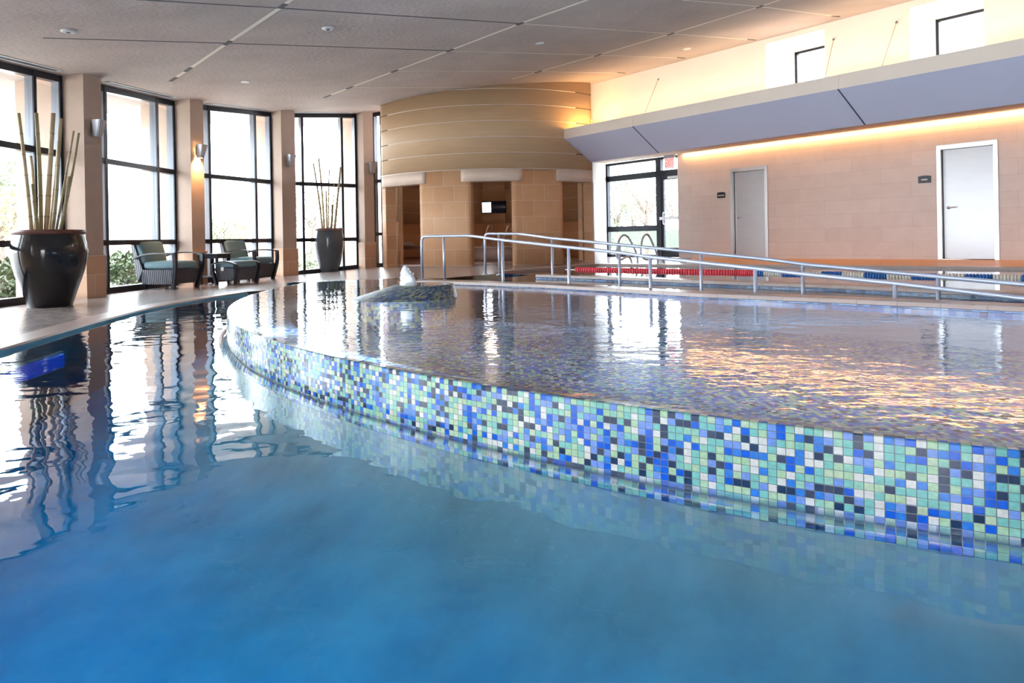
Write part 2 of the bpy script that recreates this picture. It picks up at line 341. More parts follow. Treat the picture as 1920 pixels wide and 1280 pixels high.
    def rbox(s, c, size, r=.03, mi=0, ex=Vector((1, 0, 0)), ey=Vector((0, 1, 0)), ez=Vector((0, 0, 1)), seg=3, puff=0):
        bm = bmesh.new(); bmesh.ops.create_cube(bm, size=1)
        for v in bm.verts: v.co = Vector((v.co.x*size[0], v.co.y*size[1], v.co.z*size[2]))
        bmesh.ops.bevel(bm, geom=bm.edges[:], offset=min(r, min(size)*.49), segments=seg, profile=.5, affect='EDGES')
        if puff:
            bmesh.ops.subdivide_edges(bm, edges=[e for e in bm.edges if e.calc_length() > .12], cuts=5, use_grid_fill=True)
            for v in bm.verts:
                k = max(0, 1-(2*v.co.x/size[0])**2)*max(0, 1-(2*v.co.y/size[1])**2)
                v.co.z += puff*k*(1 if v.co.z > 0 else -1)
        i = len(s.v); bm.verts.index_update(); c = Vector(c)
        s.v += [c + ex*v.co.x + ey*v.co.y + ez*v.co.z for v in bm.verts]
        for f in bm.faces: s.face([i+v.index for v in f.verts], mi, True)
        bm.free()
    def build(s, name, mats, parent=None, origin=None, uvfn=None, auto=True):
        if not isinstance(mats, (list, tuple)): mats = [mats]
        o = Vector(origin) if origin is not None else Vector((0, 0, 0))
        me = bpy.data.meshes.new(name)
        me.from_pydata([tuple(v - o) for v in s.v], [], s.f)
        for m in mats: me.materials.append(m)
        me.polygons.foreach_set('material_index', s.mi); me.polygons.foreach_set('use_smooth', s.sm)
        me.update()
        bm = bmesh.new(); bm.from_mesh(me); bm.faces.index_update()
        if not s.uv: bmesh.ops.recalc_face_normals(bm, faces=bm.faces[:])
        bm.to_mesh(me); bm.free()
        if s.uv or uvfn:
            ul = me.uv_layers.new(name='UVMap')
            for p in me.polygons:
                for j, li in enumerate(p.loop_indices):
                    if p.index in s.uv: ul.data[li].uv = s.uv[p.index][j]
                    elif uvfn:
                        co = me.vertices[me.loops[li].vertex_index].co + o
                        ul.data[li].uv = uvfn(co, p.normal)
        ob = bpy.data.objects.new(name, me); COL.objects.link(ob)
        if parent is not None:
            ob.parent = parent
            ob.location = o - Vector(parent.location) if origin is not None else Vector((0, 0, 0)) - Vector(parent.location) if parent.rotation_euler.z == 0 and not parent.get('_local') else (0, 0, 0)
        else: ob.location = o
        return ob
def boxuv(k=1.0):
    def f(co, n):
        if abs(n.z) > .7: return (co.x*k, co.y*k)
        t = Vector((-n.y, n.x)); 
        if t.length < 1e-6: return (co.x*k, co.z*k)
        t.normalize()
        if t.y < 0 or (abs(t.y) < 1e-4 and t.x < 0): t = -t
        return ((co.x*t.x + co.y*t.y)*k, co.z*k)
    return f
def tag(o, label=None, cat=None, group=None, kind=None):
    if label: o['label'] = label
    if cat: o['category'] = cat
    if group: o['group'] = group
    if kind: o['kind'] = kind
    return o
def struct(o, label=None, cat=None): return tag(o, label, cat, None, 'structure')
def empty(name, loc, rz=0, local=True):
    o = bpy.data.objects.new(name, None); COL.objects.link(o); o.location = loc; o.rotation_euler.z = rz
    o.empty_display_size = .1
    return o
def part(mb, name, mat, parent, uvfn=None):      # mesh given in the parent's own coordinates
    ob = mb.build(name, mat, None, None, uvfn); ob.parent = parent; return ob
def arc(p0, p1, p2, n=8):                         # quadratic bend
    p0, p1, p2 = map(Vector, (p0, p1, p2))
    return [p0*(1-t)**2 + p1*2*t*(1-t) + p2*t*t for t in [i/n for i in range(n+1)]]
def rounded(pts, r, n=6):                         # polyline with rounded corners
    pts = [Vector(p) for p in pts]; out = [pts[0]]
    for i in range(1, len(pts)-1):
        a, b, c = pts[i-1], pts[i], pts[i+1]
        d1 = (a-b); d2 = (c-b); rr = min(r, d1.length*.45, d2.length*.45)
        out += arc(b + d1.normalized()*rr, b, b + d2.normalized()*rr, n)
    return out + [pts[-1]]
def spline(pts, n=8):                             # Catmull-Rom
    P = [Vector(p) for p in pts]; P = [P[0]*2-P[1]] + P + [P[-1]*2-P[-2]]; out = []
    for i in range(1, len(P)-2):
        a, b, c, d = P[i-1:i+3]
        for k in range(n):
            t = k/n; out.append(.5*((2*b) + (c-a)*t + (2*a-5*b+4*c-d)*t*t + (3*b-a-3*c+d)*t**3))
    return out + [P[-2]]

# ------------------------------------------------------------------ plan
ZR = .213                       # rim and spa water
ZL = -.03                       # lower pool water
ZC = .262                       # coping top
SPC = Vector((4.92, 9.12)); SPR = 8.03
# pilasters round the glazed bay: inner corner and run of the wall there
PIL = [(-4.6, -.4), (-5.75, 2.1), (-6.42, 4.9), (-6.72, 7.75), (-6.57, 10.69), (-6.31, 13.68), (-5.35, 16.2), (-3.75, 17.7)]
PIL = [Vector((x, y, 0)) for x, y in PIL]
def tdir(i):
    a = PIL[max(i-1, 0)]; b = PIL[min(i+1, len(PIL)-1)]
    return (b-a).normalized()
TD = [tdir(i) for i in range(len(PIL))]
TD[4] = Vector((.09, .996, 0)).normalized(); TD[5] = Vector((.216, .976, 0)).normalized(); TD[6] = Vector((.54, .84, 0)).normalized(); TD[7] = Vector((.75, .66, 0)).normalized()
OUT = [Vector((-t.y, t.x, 0)) for t in TD]
PW, PD, PX = .40, .34, 1.13
ROT = Vector((-.4, 18.9, 0)); RR = 3.4
def rot_at(px, r=RR):           # where the sight line at px meets the near side of the rotunda
    u, _ = ray(px, 430); a = u*u+1; b = -2*(u*ROT.x+ROT.y); c = ROT.x**2+ROT.y**2-r*r
    D = (-b - sqrt(b*b-4*a*c))/(2*a); return atan2(D-ROT.y, u*D-ROT.x)
QF, QB, QU, QW = 10.8, 11.6, 11.9, 15.2     # fascia, beam edge, upper wall, lower wall
WS = L_of(Q(1273, 480, QW))                 # where the lower wall starts
LEND = 2.0                                  # the walls run on past the frame

# ------------------------------------------------------------------ ceiling
cp = [(-8.2, -6), (-8.9, 4), (-8.9, 12), (-7.8, 17), (-5.4, 20), (-2.0, 21.5), (1.5, 21.5)]
e0 = QP(L_of(Q(1060, 160, QU+.05)), QU+.05, 0); e1 = QP(LEND, QU+.05, 0)
cp += [(e0.x, e0.y), (e1.x, e1.y), (e1.x, -6)]
mb = MB(); mb.prism(cp, ceilz, lambda x, y: ceilz(x, y)+.25)
def seam(pts, w, mi, drop=.004):
    P = [Cl(*p) for p in pts]
    for a, b in zip(P[:-1], P[1:]):
        d = (b-a).normalized(); s = d.cross(Vector((0, 0, 1))).normalized()*w/2; dz = Vector((0, 0, -drop))
        mb.hexa([a-s+dz, a+s+dz, b+s+dz, b-s+dz], [a-s, a+s, b+s, b-s], mi)
def seam_run(pts, w, mi, dash=None, dw=.05):
    seam(pts, w, mi)
    for x, y in (dash or []):
        k = max(range(len(pts)-1), key=lambda i: 1 if min(pts[i][0], pts[i+1][0]) <= x <= max(pts[i][0], pts[i+1][0]) else 0)
        a, b = Vector(pts[k]), Vector(pts[k+1]); t = (x-a.x)/(b.x-a.x)
        p = a.lerp(b, t); d = (b-a).normalized()*7
        seam([(p.x-d.x, p.y-d.y), (p.x+d.x, p.y+d.y)], dw, 2, .008)
A_ = [(760, -160), (556, -8), (520, 18), (427, 80), (353, 130), (322, 150)]
B_ = [(1420, -120), (1100, 0), (975, 44), (844, 94), (740, 133), (656, 164), (612, 181)]
C_ = [(1640, -60), (1425, 12), (1258, 63), (1121, 103), (1010, 134), (960, 148)]
seam_run(A_, .05, 1, [(427, 80), (353, 130), (325, 148), (530, 12)], .06)
seam_run(B_, .045, 1, [(975, 44), (844, 94), (740, 133), (656, 164), (614, 180)], .05)
seam_run(C_, .035, 1, [(1425, 12), (1258, 63), (1121, 103), (1010, 134)], .04)
D1 = [(81, 71), (428, 81), (844, 95)]; D1b = [(844, 95), (1121, 103), (1284, 109)]
D0 = [(255, -1), (525, 15), (975, 44)]; D0b = [(975, 44), (1258, 63), (1416, 75)]
seam(D1, .025, 2); seam(D1b, .025, 1); seam(D0, .025, 2); seam(D0b, .025, 1)
seam([(740, 133), (1010, 134), (1172, 137)], .03, 1); seam([(656, 164), (930, 163)], .03, 1)
seam([(1280, 0), (1425, 12), (1574, 31)], .022, 1)
for p in ((1284, 109), (1416, 75), (1172, 137), (1574, 31)): seam([(p[0]-14, p[1]-1.4), p], .03, 2, .008)
struct(mb.build('ceiling', [M['ceiling'], M['seam_light'], M['seam_dark']]), 'sloping rough plaster ceiling with long joint lines over the pools', 'ceiling')

# ------------------------------------------------------------------ ceiling fixtures
def on_ceiling(px, py): return Cl(px, py)
def detector(px, py, r, name, label, cat, mat, group=None):
    p = on_ceiling(px, py); t = empty(name, p)
    b = MB(); b.lathe([(r*.6, -.026), (r*.95, -.02), (r, -.006), (r, .03)], 20); part(b, 'housing', mat, t)
    b = MB(); b.lathe([(r*.25, -.032), (r*.3, -.027), (r*.3, -.015)], 14); part(b, 'sensor', M['seam_dark'], t)
    tag(t, label, cat, group)
detector(128, 57, .085, 'smoke_detector', 'round smoke detector on the ceiling above the tall bamboo, at far left', 'smoke detector', M['detector'])
detector(615, 52, .085, 'smoke_detector', 'round smoke detector on the ceiling between two long joints, above the middle windows', 'smoke detector', M['detector'])
def downlight(px, py, label, lit):
    p = on_ceiling(px, py); t = empty('downlight', p)
    b = MB(); b.lathe([(.05, -.004), (.075, -.012), (.08, .02)], 20); part(b, 'trim_ring', M['grille'], t)
    b = MB(); b.lathe([(.0, -.0035), (.05, -.0035), (.05, .01)], 20); part(b, 'lens', M['downlight'] if lit else M['detector'], t)
    tag(t, label, 'light', 'recessed ceiling downlights')
downlight(460, 153, 'small lit round downlight in the ceiling above the two armchairs', True)
downlight(1012, 81, 'faint round downlight in the ceiling above the middle doorway of the round room', False)
downlight(1288, 91, 'faint round downlight in the warm lit ceiling near the upper wall', False)

# ------------------------------------------------------------------ floor (deck): pieces round the pools
def strip(mb, inner, outer, n=6, mi=0, zf=None, zin=None):
    base = len(mb.v); m = len(inner)
    for a, b in zip(inner, outer):
        for k in range(n+1):
            t = k/n; x = a[0]+(b[0]-a[0])*t; y = a[1]+(b[1]-a[1])*t
            mb.v.append(Vector((x, y, deckz(x, y))))
    for i in range(m-1):
        for k in range(n):
            mb.face((base+i*(n+1)+k, base+i*(n+1)+k+1, base+(i+1)*(n+1)+k+1, base+(i+1)*(n+1)+k), mi)
EDC = Vector((3.523, 8.775)); EDR = 8.207        # outer edge of the lower pool
def edge_pt(a, r=EDR): return (EDC.x + r*cos(a), EDC.y + r*sin(a))
# lower pool outer edge, from behind the camera round to where it meets the spa rim
A0, A1 = radians(250), radians(161)
_e = spline([(-2.4, -4.6, 0), (-2.75, -2.5, 0), (-3.15, -.4, 0), (-3.52, 1.8, 0), (-3.86, 4.0, 0), (-4.12, 5.6, 0), (-4.36, 6.9, 0), (-4.54, 7.9, 0), (-4.66, 8.85, 0), (-4.64, 9.75, 0), (-4.52, 10.55, 0), (-4.26, 11.15, 0)], 12)
_l = [0]
for i in range(1, len(_e)): _l.append(_l[-1]+(_e[i]-_e[i-1]).length)
def _at(s):
    k = min(max(j for j in range(len(_l)) if _l[j] <= s+1e-9), len(_l)-2); return _e[k].lerp(_e[k+1], (s-_l[k])/(_l[k+1]-_l[k]))
def _off(s, w):
    p = _at(s); d = (_at(min(s+.25, _l[-1]))-_at(max(s-.25, 0))).normalized(); return (p.x-d.y*w, p.y+d.x*w)
COP = .32
EDGE = [_off(_l[-1]*i/60, 0) for i in range(61)]
EDGE_O = [_off(_l[-1]*i/60, COP) for i in range(61)]
WALL_O = [_off(_l[-1]*i/60, 5.0) for i in range(61)]
rimcirc = lambda a, r=SPR: (SPC.x + r*cos(a), SPC.y + r*sin(a))
TH_END = atan2(10.35-SPC.y, -3.02-SPC.x)          # back end of the round rim
if TH_END < 0: TH_END += 2*pi
deckuv = lambda co, n: (co.x, co.y)
mb = MB()
# left deck, running round to the back
back_in = [EDGE_O[-1], (-4.75, 11.55), (-4.2, 11.0), (-3.30, 10.55), (-2.55, 10.85), (-1.75, 11.05)]
strip(mb, EDGE_O, WALL_O, 10)
mid_in = [EDGE_O[-1], (-4.0, 11.2), (-3.25, 10.45), (-2.6, 10.72), (-2.1, 10.9), (-1.72, 10.98), (-1.2, 10.9), (-.75, 11.5), (-.3, 12.9)]
lapL = [G(945, 512, ZC-.06), G(1030, 505, ZC-.06), G(1118, 497.5, ZC-.06)]
mid_in = mid_in[:-1] + [(p.x, p.y) for p in lapL]
mid_out = [WALL_O[-1], (-8.6, 16), (-7.5, 18.5), (-6, 19.8), (-5, 20.8), (-4.2, 21.6), (-3, 22.3), (-1, 23), (0, 23), (1.5, 23.2), (3.2, 23.2)]
strip(mb, mid_in, mid_out, 10)
lapR = [G(1118, 497.5, ZC-.06), G(1280, 499, ZC-.06), G(1440, 500.3, ZC-.06), G(1680, 502.8, ZC-.06), G(1920, 505.8, ZC-.06)]
dd = (lapR[-1]-lapR[-3]).normalized(); lapR.append(lapR[-1] + dd*2.6)
ro = [Vector((3.2, 23.2, 0))] + [QP(l, QW+.6, 0) for l in (WS, WS+2.2, WS+4.6, WS+7.2, 2.5)]
om = MB(); strip(om, [(p.x, p.y) for p in lapR[1:]], [(p.x, p.y) for p in ro[1:]], 6)
om2 = MB(); strip(mb, [(lapR[0].x, lapR[0].y), (lapR[1].x, lapR[1].y)], [(ro[0].x, ro[0].y), (ro[1].x, ro[1].y)], 6)
struct(om.build('floor', M['orange_tile'], uvfn=lambda co, n: (co.x, co.y)), 'band of orange floor tile along the foot of the stone wall', 'floor')
struct(mb.build('floor', M['deck'], uvfn=deckuv), 'pale tiled pool deck', 'floor')
# coping of the lower pool: a smooth band along the edge with its water-side face
mb = MB(); base = len(mb.v)
for i in range(61):
    (x0, y0), (x1, y1) = EDGE[i], EDGE_O[i]
    for p in ((x0, y0, -.90), (x0, y0, -.05), (x0, y0, deckz(x0, y0)-.012), (x0-(x0-x1)*.05, y0-(y0-y1)*.05, deckz(x0, y0)+.004), (x1, y1, deckz(x1, y1)+.002)): mb.v.append(Vector(p))
for i in range(60):
    for k in range(4): mb.face((base+i*5+k, base+i*5+k+1, base+(i+1)*5+k+1, base+(i+1)*5+k), {0: 2, 1: 1}.get(k, 0))
struct(mb.build('trim_1', [M['coping'], M['lap_floor'], M['pool_floor']], uvfn=lambda co, n: (atan2(co.y-EDC.y, co.x-EDC.x)*EDR, hypot(co.x-EDC.x, co.y-EDC.y) if abs(n.z) > .5 else co.z/.05)), 'tiled coping along the curved edge of the lower pool', 'coping')

# ------------------------------------------------------------------ lower pool basin and water
inn = []                                           # foot of the spa wall
TH0, TH1 = radians(162), radians(300)
for i in range(61):
    inn.append(rimcirc(TH0 + (TH1-TH0)*i/60))
out_ = []
for i in range(61):
    out_.append(EDGE[60-i])
def sheet(inner, outer, z, n):
    m = MB(); base = 0
    for a, b in zip(inner, outer):
        for k in range(n+1):
            t = k/n; m.v.append(Vector((a[0]+(b[0]-a[0])*t, a[1]+(b[1]-a[1])*t, z)))
    for i in range(len(inner)-1):
        for k in range(n): m.face((i*(n+1)+k, (i+1)*(n+1)+k, (i+1)*(n+1)+k+1, i*(n+1)+k+1), 0, True)
    return m
far = [(p[0], p[1]) for p in out_]
# push the far ends behind the camera and to the right so the sheet fills the whole basin
for i in range(61):
    t = lin(.74, 1, i/60)
    far[i] = (far[i][0] + t*11.0, far[i][1])
m = sheet(inn, far, ZL, 14); nv = len(m.v); nf = len(m.f)
m.v += [Vector((v.x, v.y, -.90)) for v in m.v[:nv]]
for k in range(nf): m.face([q+nv for q in m.f[k]][::-1], 0, False)
def ring_(idx):
    for a, b in zip(idx[:-1], idx[1:]): m.face((b, a, a+nv, b+nv), 0, False)
ring_([i*15 for i in range(61)][::-1]); ring_([i*15+14 for i in range(61)]); ring_(list(range(15))); ring_([60*15+k for k in range(15)][::-1])
w = m.build('pool_water', M['water_low'])
tag(w, 'clear blue water of the large lower pool in the foreground', 'water')
struct(sheet(inn, far, -.825, 14).build('trim_2', M['basin_floor'], uvfn=deckuv), 'blue plaster bottom of the lower pool', 'pool floor')
# underwater lamp in the outer wall
a_l = pi+.15; px_, py_ = -4.21, 6.15
t = empty('pool_light', (px_, py_, -.25), a_l)
b = MB(); b.rbox((-.02, .1, 0), (.05, .95, .13), .05, seg=4); part(b, 'lens', M['lens_blue'], t)
b = MB(); b.rbox((.0, .1, 0), (.03, 1.0, .17), .012, seg=3); part(b, 'bezel', M['pool_floor'], t)
tag(t, 'long blue underwater lamp in the pool wall below the big bamboo pot', 'light')

# ------------------------------------------------------------------ spa: tiled wall, floor, bench, water
PU, PV = .0275, .0243
def wall_ring(name, r, z0, z1, t0, t1, n, mat, rim_w=.055):
    m = MB()
    prof = [(r, z0), (r, z1-.006), (r-.006, z1), (r-rim_w, z1-.002), (r-rim_w, z1-.16)]
    vs = [0]
    for a, b in zip(prof[:-1], prof[1:]): vs.append(vs[-1]+hypot(a[0]-b[0], a[1]-b[1]))
    voff = (ZR-.0-z0)/PV
    for i in range(n+1):
        a = t0+(t1-t0)*i/n
        for rr, z in prof: m.v.append(Vector((SPC.x+rr*cos(a), SPC.y+rr*sin(a), z)))
    k = len(prof)
    for i in range(n):
        u0, u1 = [(t0+(t1-t0)*j/n)*r/PU for j in (i, i+1)]
        for j in range(k-1):
            m.face((i*k+j, (i+1)*k+j, (i+1)*k+j+1, i*k+j+1), 0, False, [(u0, vs[j]/PV-voff), (u1, vs[j]/PV-voff), (u1, vs[j+1]/PV-voff), (u0, vs[j+1]/PV-voff)])
    return m
TS, TE = radians(171), radians(300)
t = empty('spa_pool', (SPC.x, SPC.y, 0))
def sp(m, name, mat):
    o = m.build(name, mat); o.parent = t; o.location = -Vector(t.location); return o
sp(wall_ring('w', SPR, -.105, ZR, radians(168), TE, 240, M['mosaic']), 'tiled_wall', M['mosaic'])
m = MB()
pbat = [(SPR-.004, -.10), (SPR+.04, -.20), (SPR+.20, -.36), (SPR+.55, -.52), (SPR+1.1, -.66), (SPR+1.8, -.77), (SPR+2.6, -.83), (SPR+3.0, -.84)]; nb = len(pbat)
for i in range(161):
    a = radians(168)+(TE-radians(168))*i/160; m.v += [Vector((SPC.x+r_*cos(a), SPC.y+r_*sin(a), z)) for r_, z in pbat]
for i in range(160):
    for j in range(nb-1): m.face((nb*i+j, nb*i+j+1, nb*(i+1)+j+1, nb*(i+1)+j), 0, True)
o = m.build('battered_base', M['basin_floor']); struct(o, 'plaster foot of the spa wall under water', 'pool wall'); o.name = 'trim_11'
# spa outline: rim then coping line
rim_pts = [rimcirc(radians(168)+(TE-radians(168))*i/120, SPR-.004) for i in range(121)]
copN = [G(772, 525.5, ZC), G(880, 528.5, ZC), G(1020, 533.5, ZC), G(1317, 550, ZC), G(1560, 559.5, ZC), G(1920, 575, ZC)]
d_ = (copN[-1]-copN[-3]).normalized(); copN.append(copN[-1]+d_*3.4)
backrim = [(-3.13, 10.1), (-2.85, 10.4), (-2.5, 10.58), (-2.05, 10.72), (-1.72, 10.75)]
# sheet between the front rim and the back line, for floor and water
def spa_sheet(z, inset=0, n=16, uvs=True):
    front = [rimcirc(radians(170)+(TE-radians(170))*i/100, SPR-.004-inset) for i in range(101)]
    bl = [rimcirc(radians(170), SPR-.01-inset)] + backrim + [(p.x, p.y) for p in copN]
    L = [0]
    for a, b in zip(bl[:-1], bl[1:]): L.append(L[-1]+hypot(a[0]-b[0], a[1]-b[1]))
    back = []
    for i in range(101):
        s = L[-1]*i/100
        k = max(j for j in range(len(L)) if L[j] <= s+1e-9); k = min(k, len(L)-2)
        f = (s-L[k])/(L[k+1]-L[k]); back.append((bl[k][0]+(bl[k+1][0]-bl[k][0])*f, bl[k][1]+(bl[k+1][1]-bl[k][1])*f))
    return sheet(front, back, z, n)
ZS = ZR-.27
line = spline([G(470, 575, ZS), G(560, 578, ZS), G(660, 585, ZS), G(780, 594, ZS), G(900, 600, ZS), G(1000, 607, ZS), G(1150, 615, ZS), G(1300, 620, ZS), G(1600, 623, ZS), G(1920, 626, ZS), G(2300, 640, ZS)], 8)
def even(P, n):
    P = [Vector((p[0], p[1], 0)) for p in P]; L = [0]
    for i in range(1, len(P)): L.append(L[-1]+(P[i]-P[i-1]).length)
    out = []
    for i in range(n+1):
        q = L[-1]*i/n; k = min(max(j for j in range(len(L)) if L[j] <= q+1e-9), len(L)-2); out.append(P[k].lerp(P[k+1], (q-L[k])/(L[k+1]-L[k])))
    return out
front = [rimcirc(radians(174)+(TE-radians(174))*i/100, SPR-.03) for i in range(101)]
lp = even(line, 100); bl = even([(-3.0, 9.9)] + backrim + [(p.x+.02, p.y+.1) for p in copN], 100)
def put(m, name, mat): o = m.build(name, mat, uvfn=lambda co, n: (co.x/PU, co.y/PU) if abs(n.z) > .5 else (co.x/PU, co.z/PU)); o.parent = t; o.location = -Vector(t.location)
put(sheet(front, lp, ZS, 10), 'tiled_shelf', M['mosaic_floor'])
m = MB()
for p in lp: m.v += [Vector((p.x, p.y, ZS)), Vector((p.x, p.y, -.80))]
for i in range(100): m.face((2*i, 2*i+2, 2*i+3, 2*i+1))
struct(m.build('trim_12', M['mosaic_floor'], uvfn=lambda co, n: (co.x/PU, co.z/PU)), 'tiled riser under the edge of the spa shelf', 'pool wall')
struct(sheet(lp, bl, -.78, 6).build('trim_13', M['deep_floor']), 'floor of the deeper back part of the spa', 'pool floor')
# bench round the inside of the rim
m = MB()
n = 160; prof = [(SPR-.055, ZR-.14), (SPR-.55, ZR-.14), (SPR-.56, ZR-.15), (SPR-.56, ZR-.30)]
for i in range(n+1):
    a = radians(171)+(TE-radians(171))*i/n
    for rr, z in prof: m.v.append(Vector((SPC.x+rr*cos(a), SPC.y+rr*sin(a), z)))
for i in range(n):
    u0, u1 = [(radians(171)+(TE-radians(171))*j/n)*SPR/PU for j in (i, i+1)]; vv = [0, .495/PU, .51/PU, .76/PU]
    for j in range(3): m.face((i*4+j, (i+1)*4+j, (i+1)*4+j+1, i*4+j+1), 0, False, [(u0, vv[j]), (u1, vv[j]), (u1, vv[j+1]), (u0, vv[j+1])])
sp(m, 'bench', M['mosaic_floor'])
m = MB(); br = [rimcirc(radians(171), SPR)] + backrim + [(copN[0].x, copN[0].y+.05)]
prof = [(0, -1.0), (0, ZR-.001), (.30, ZR-.001), (.33, -.3)]
cs = Vector((.5, 7, 0))
for x, y in br:
    d = (Vector((x, y, 0))-cs).normalized()
    for r_, z in prof: m.v.append(Vector((x+d.x*r_, y+d.y*r_, z if r_ < .01 or z > 0 else deckz(x, y)-.05)))
for i in range(len(br)-1):
    for j in range(3): m.face((i*4+j, (i+1)*4+j, (i+1)*4+j+1, i*4+j+1), 0, False, [(i*20, j*10), (i*20+20, j*10), (i*20+20, j*10+10), (i*20, j*10+10)])
sp(m, 'back_rim', M['mosaic'])
tag(t, 'raised round spa pool with a blue and green glass mosaic wall', 'spa pool')
w = spa_sheet(ZR+.003).build('spa_water', M['water_spa'])
tag(w, 'water filling the raised mosaic spa to its brim', 'water')

# copings between spa, ramp pool and lap pool
def coping(name, line, width, ztop, label, thick=.05, depth=.5, cut=None):
    m = MB(); pts = [Vector((p.x, p.y, 0)) for p in line]; base = 0; k = 6
    vs = []
    L = 0
    for i, p in enumerate(pts):
        d = (pts[min(i+1, len(pts)-1)]-pts[max(i-1, 0)]).normalized(); nrm = Vector((-d.y, d.x, 0))
        if nrm.y < 0: nrm = -nrm
        if i: L += (pts[i]-pts[i-1]).length
        vs.append(L)
        for off, z in ((.014, ztop-.8), (.012, ztop-.10), (.012, ztop-.042), (0, ztop-.036), (.006, ztop), (width, ztop), (width, ztop-.10), (width, ztop-.8)): m.v.append(p+nrm*off+Vector((0, 0, z)))
    for i in range(len(pts)-1):
        for j in range(7):
            sc = 1/.05 if j in (1, 5) else 1
            z0 = [-.8, -.092, -.042, -.036, 0, width, width+.05, width+.8]
            m.face((i*8+j, (i+1)*8+j, (i+1)*8+j+1, i*8+j+1), {1: 1, 5: 1, 0: 2, 6: 2}.get(j, 0), False,
                   [(vs[i]*sc, z0[j]*sc), (vs[i+1]*sc, z0[j]*sc), (vs[i+1]*sc, z0[j+1]*sc), (vs[i]*sc, z0[j+1]*sc)])
    struct(m.build(name, [M['coping'], M['blue_tile'], M['deep_floor']]), label, 'coping')
coping('trim_3', copN, .28, ZC, 'beige coping with blue waterline tiles along the back of the spa')
copF = [G(1004, 514.5, ZC), G(1130, 518.5, ZC), G(1317, 526, ZC), G(1560, 534, ZC), G(1920, 550, ZC)]
d_ = (copF[-1]-copF[-3]).normalized(); copF.append(copF[-1]+d_*3.2)
coping('trim_4', copF, .26, ZC, 'beige coping with blue waterline tiles along the near side of the lap pool')
ZW = ZC-.06
# ramp pool and lap pool: water and floors
def poly_sheet(a, b, z, name, mat):
    def resample(P, n):
        P = [Vector((p[0], p[1], 0)) for p in P]; L = [0]
        for i in range(1, len(P)): L.append(L[-1]+(P[i]-P[i-1]).length)
        out = []
        for i in range(n+1):
            s = L[-1]*i/n; k = min(max(j for j in range(len(L)) if L[j] <= s+1e-9), len(L)-2)
            out.append(P[k].lerp(P[k+1], (s-L[k])/(L[k+1]-L[k])))
        return out
    return sheet(resample(a, 40), resample(b, 40), z, 6).build(name, mat, uvfn=deckuv)
rampA = [p + Vector((.1, .2, 0)) for p in copN[1:]]; rampB = [p + Vector((.01, .02, 0)) for p in copF]
rampA[0] = G(930, 522, ZW); rampB[0] = G(1000, 515.5, ZW)
tag(poly_sheet(rampA, rampB, ZW, 'ramp_water', M['water_lap']), 'still strip of water over the sunken ramp between the two copings', 'water')
struct(poly_sheet(rampA, rampB, -.5, 'trim_5', M['lap_floor']), 'bottom of the ramp pool', 'pool floor')
lapA = [p + Vector((.1, .2, 0)) for p in copF]; lapA[0] = G(945, 513, ZW)
lapB = [Vector((p.x, p.y, 0)) for p in ([lapL[0]] + lapL[1:-1] + lapR)]
tag(poly_sheet(lapA, lapB, ZW, 'lap_water', M['water_lap']), 'still water of the lap pool behind the copings', 'water')
struct(poly_sheet(lapA, lapB, -.9, 'trim_6', M['lap_floor']), 'bottom of the lap pool', 'pool floor')
m = MB()
for a, b in zip(lapB[:-1], lapB[1:]):
    za, zb = deckz(a.x), deckz(b.x)
    if zb < ZW+.03: zb = ZW+.03
    if za < ZW+.03: za = ZW+.03
    nrm = Vector((b.y-a.y, a.x-b.x, 0)).normalized()
    if nrm.y > 0: nrm = -nrm
    for w0, w1, z0, z1, mi in ((.0, .0, -.9, -.035, 1), (.0, .02, -.035, -.035, 0), (.02, .02, -.035, .006, 0), (.02, -.25, .006, .006, 0)):
        f = lambda p, w, zz, dzv: Vector((p.x, p.y, 0)) + nrm*w + Vector((0, 0, dzv if dzv < -.5 else zz+dzv))
        m.quad(f(a, w0, za, z0), f(b, w0, zb, z0), f(b, w1, zb, z1), f(a, w1, za, z1), mi)
struct(m.build('trim_7', [M['coping'], M['blue_tile']], uvfn=lambda co, n: (co.x/.06, co.z/.06) if abs(n.z) < .5 else (co.x, co.y)), 'far edge of the lap pool', 'coping')

# ------------------------------------------------------------------ pilasters and glazed bays
plabel = {4: 'plaster pilaster with a stone plinth, beside the big dark pot', 5: 'plaster pilaster glowing under its lit sconce, behind the armchairs',
          6: 'plaster pilaster between the second armchair and the grey pot', 7: 'plaster pilaster between the grey pot and the round room'}
for i, p in enumerate(PIL):
    tt, oo = TD[i], OUT[i]; pw = PW if i != 7 else .28
    zc = lambda x, y: ceilz(x, y)+.02
    z0 = -.3
    c = lambda a, b: (p.x+tt.x*a+oo.x*b, p.y+tt.y*a+oo.y*b)
    m = MB(); m.prism([c(0, 0), c(pw, 0), c(pw, PX), c(0, PX)], z0, zc)
    o = m.build('wall_left' if i == 0 else 'wall_left', M['pilaster']); struct(o, plabel.get(i, 'plaster pilaster of the glazed bay'), 'pilaster')
    zt = max(deckz(p.x, p.y), 0)+.65
    g = .022
    m = MB(); m.prism([c(-g, -g), c(pw+g, -g), c(pw+g, PD-.02), c(-g, PD-.02)], z0, zt)
    q = m.build('plinth', M['plinth'], uvfn=boxuv()); q.parent = o
    m = MB(); m.prism([c(-g, PD+.16), c(pw+g, PD+.16), c(pw+g, PX+g), c(-g, PX+g)], z0, zt)
    q = m.build('outer_plinth', M['plinth'], uvfn=boxuv()); q.parent = o
    m = MB(); m.prism([c(-g-.01, -g-.01), c(pw+g+.01, -g-.01), c(pw+g+.01, PD-.02), c(-g-.01, PD-.02)], zt, zt+.012)
    q = m.build('plinth_cap', M['lintel']); q.parent = o
FD, FW = .14, .06
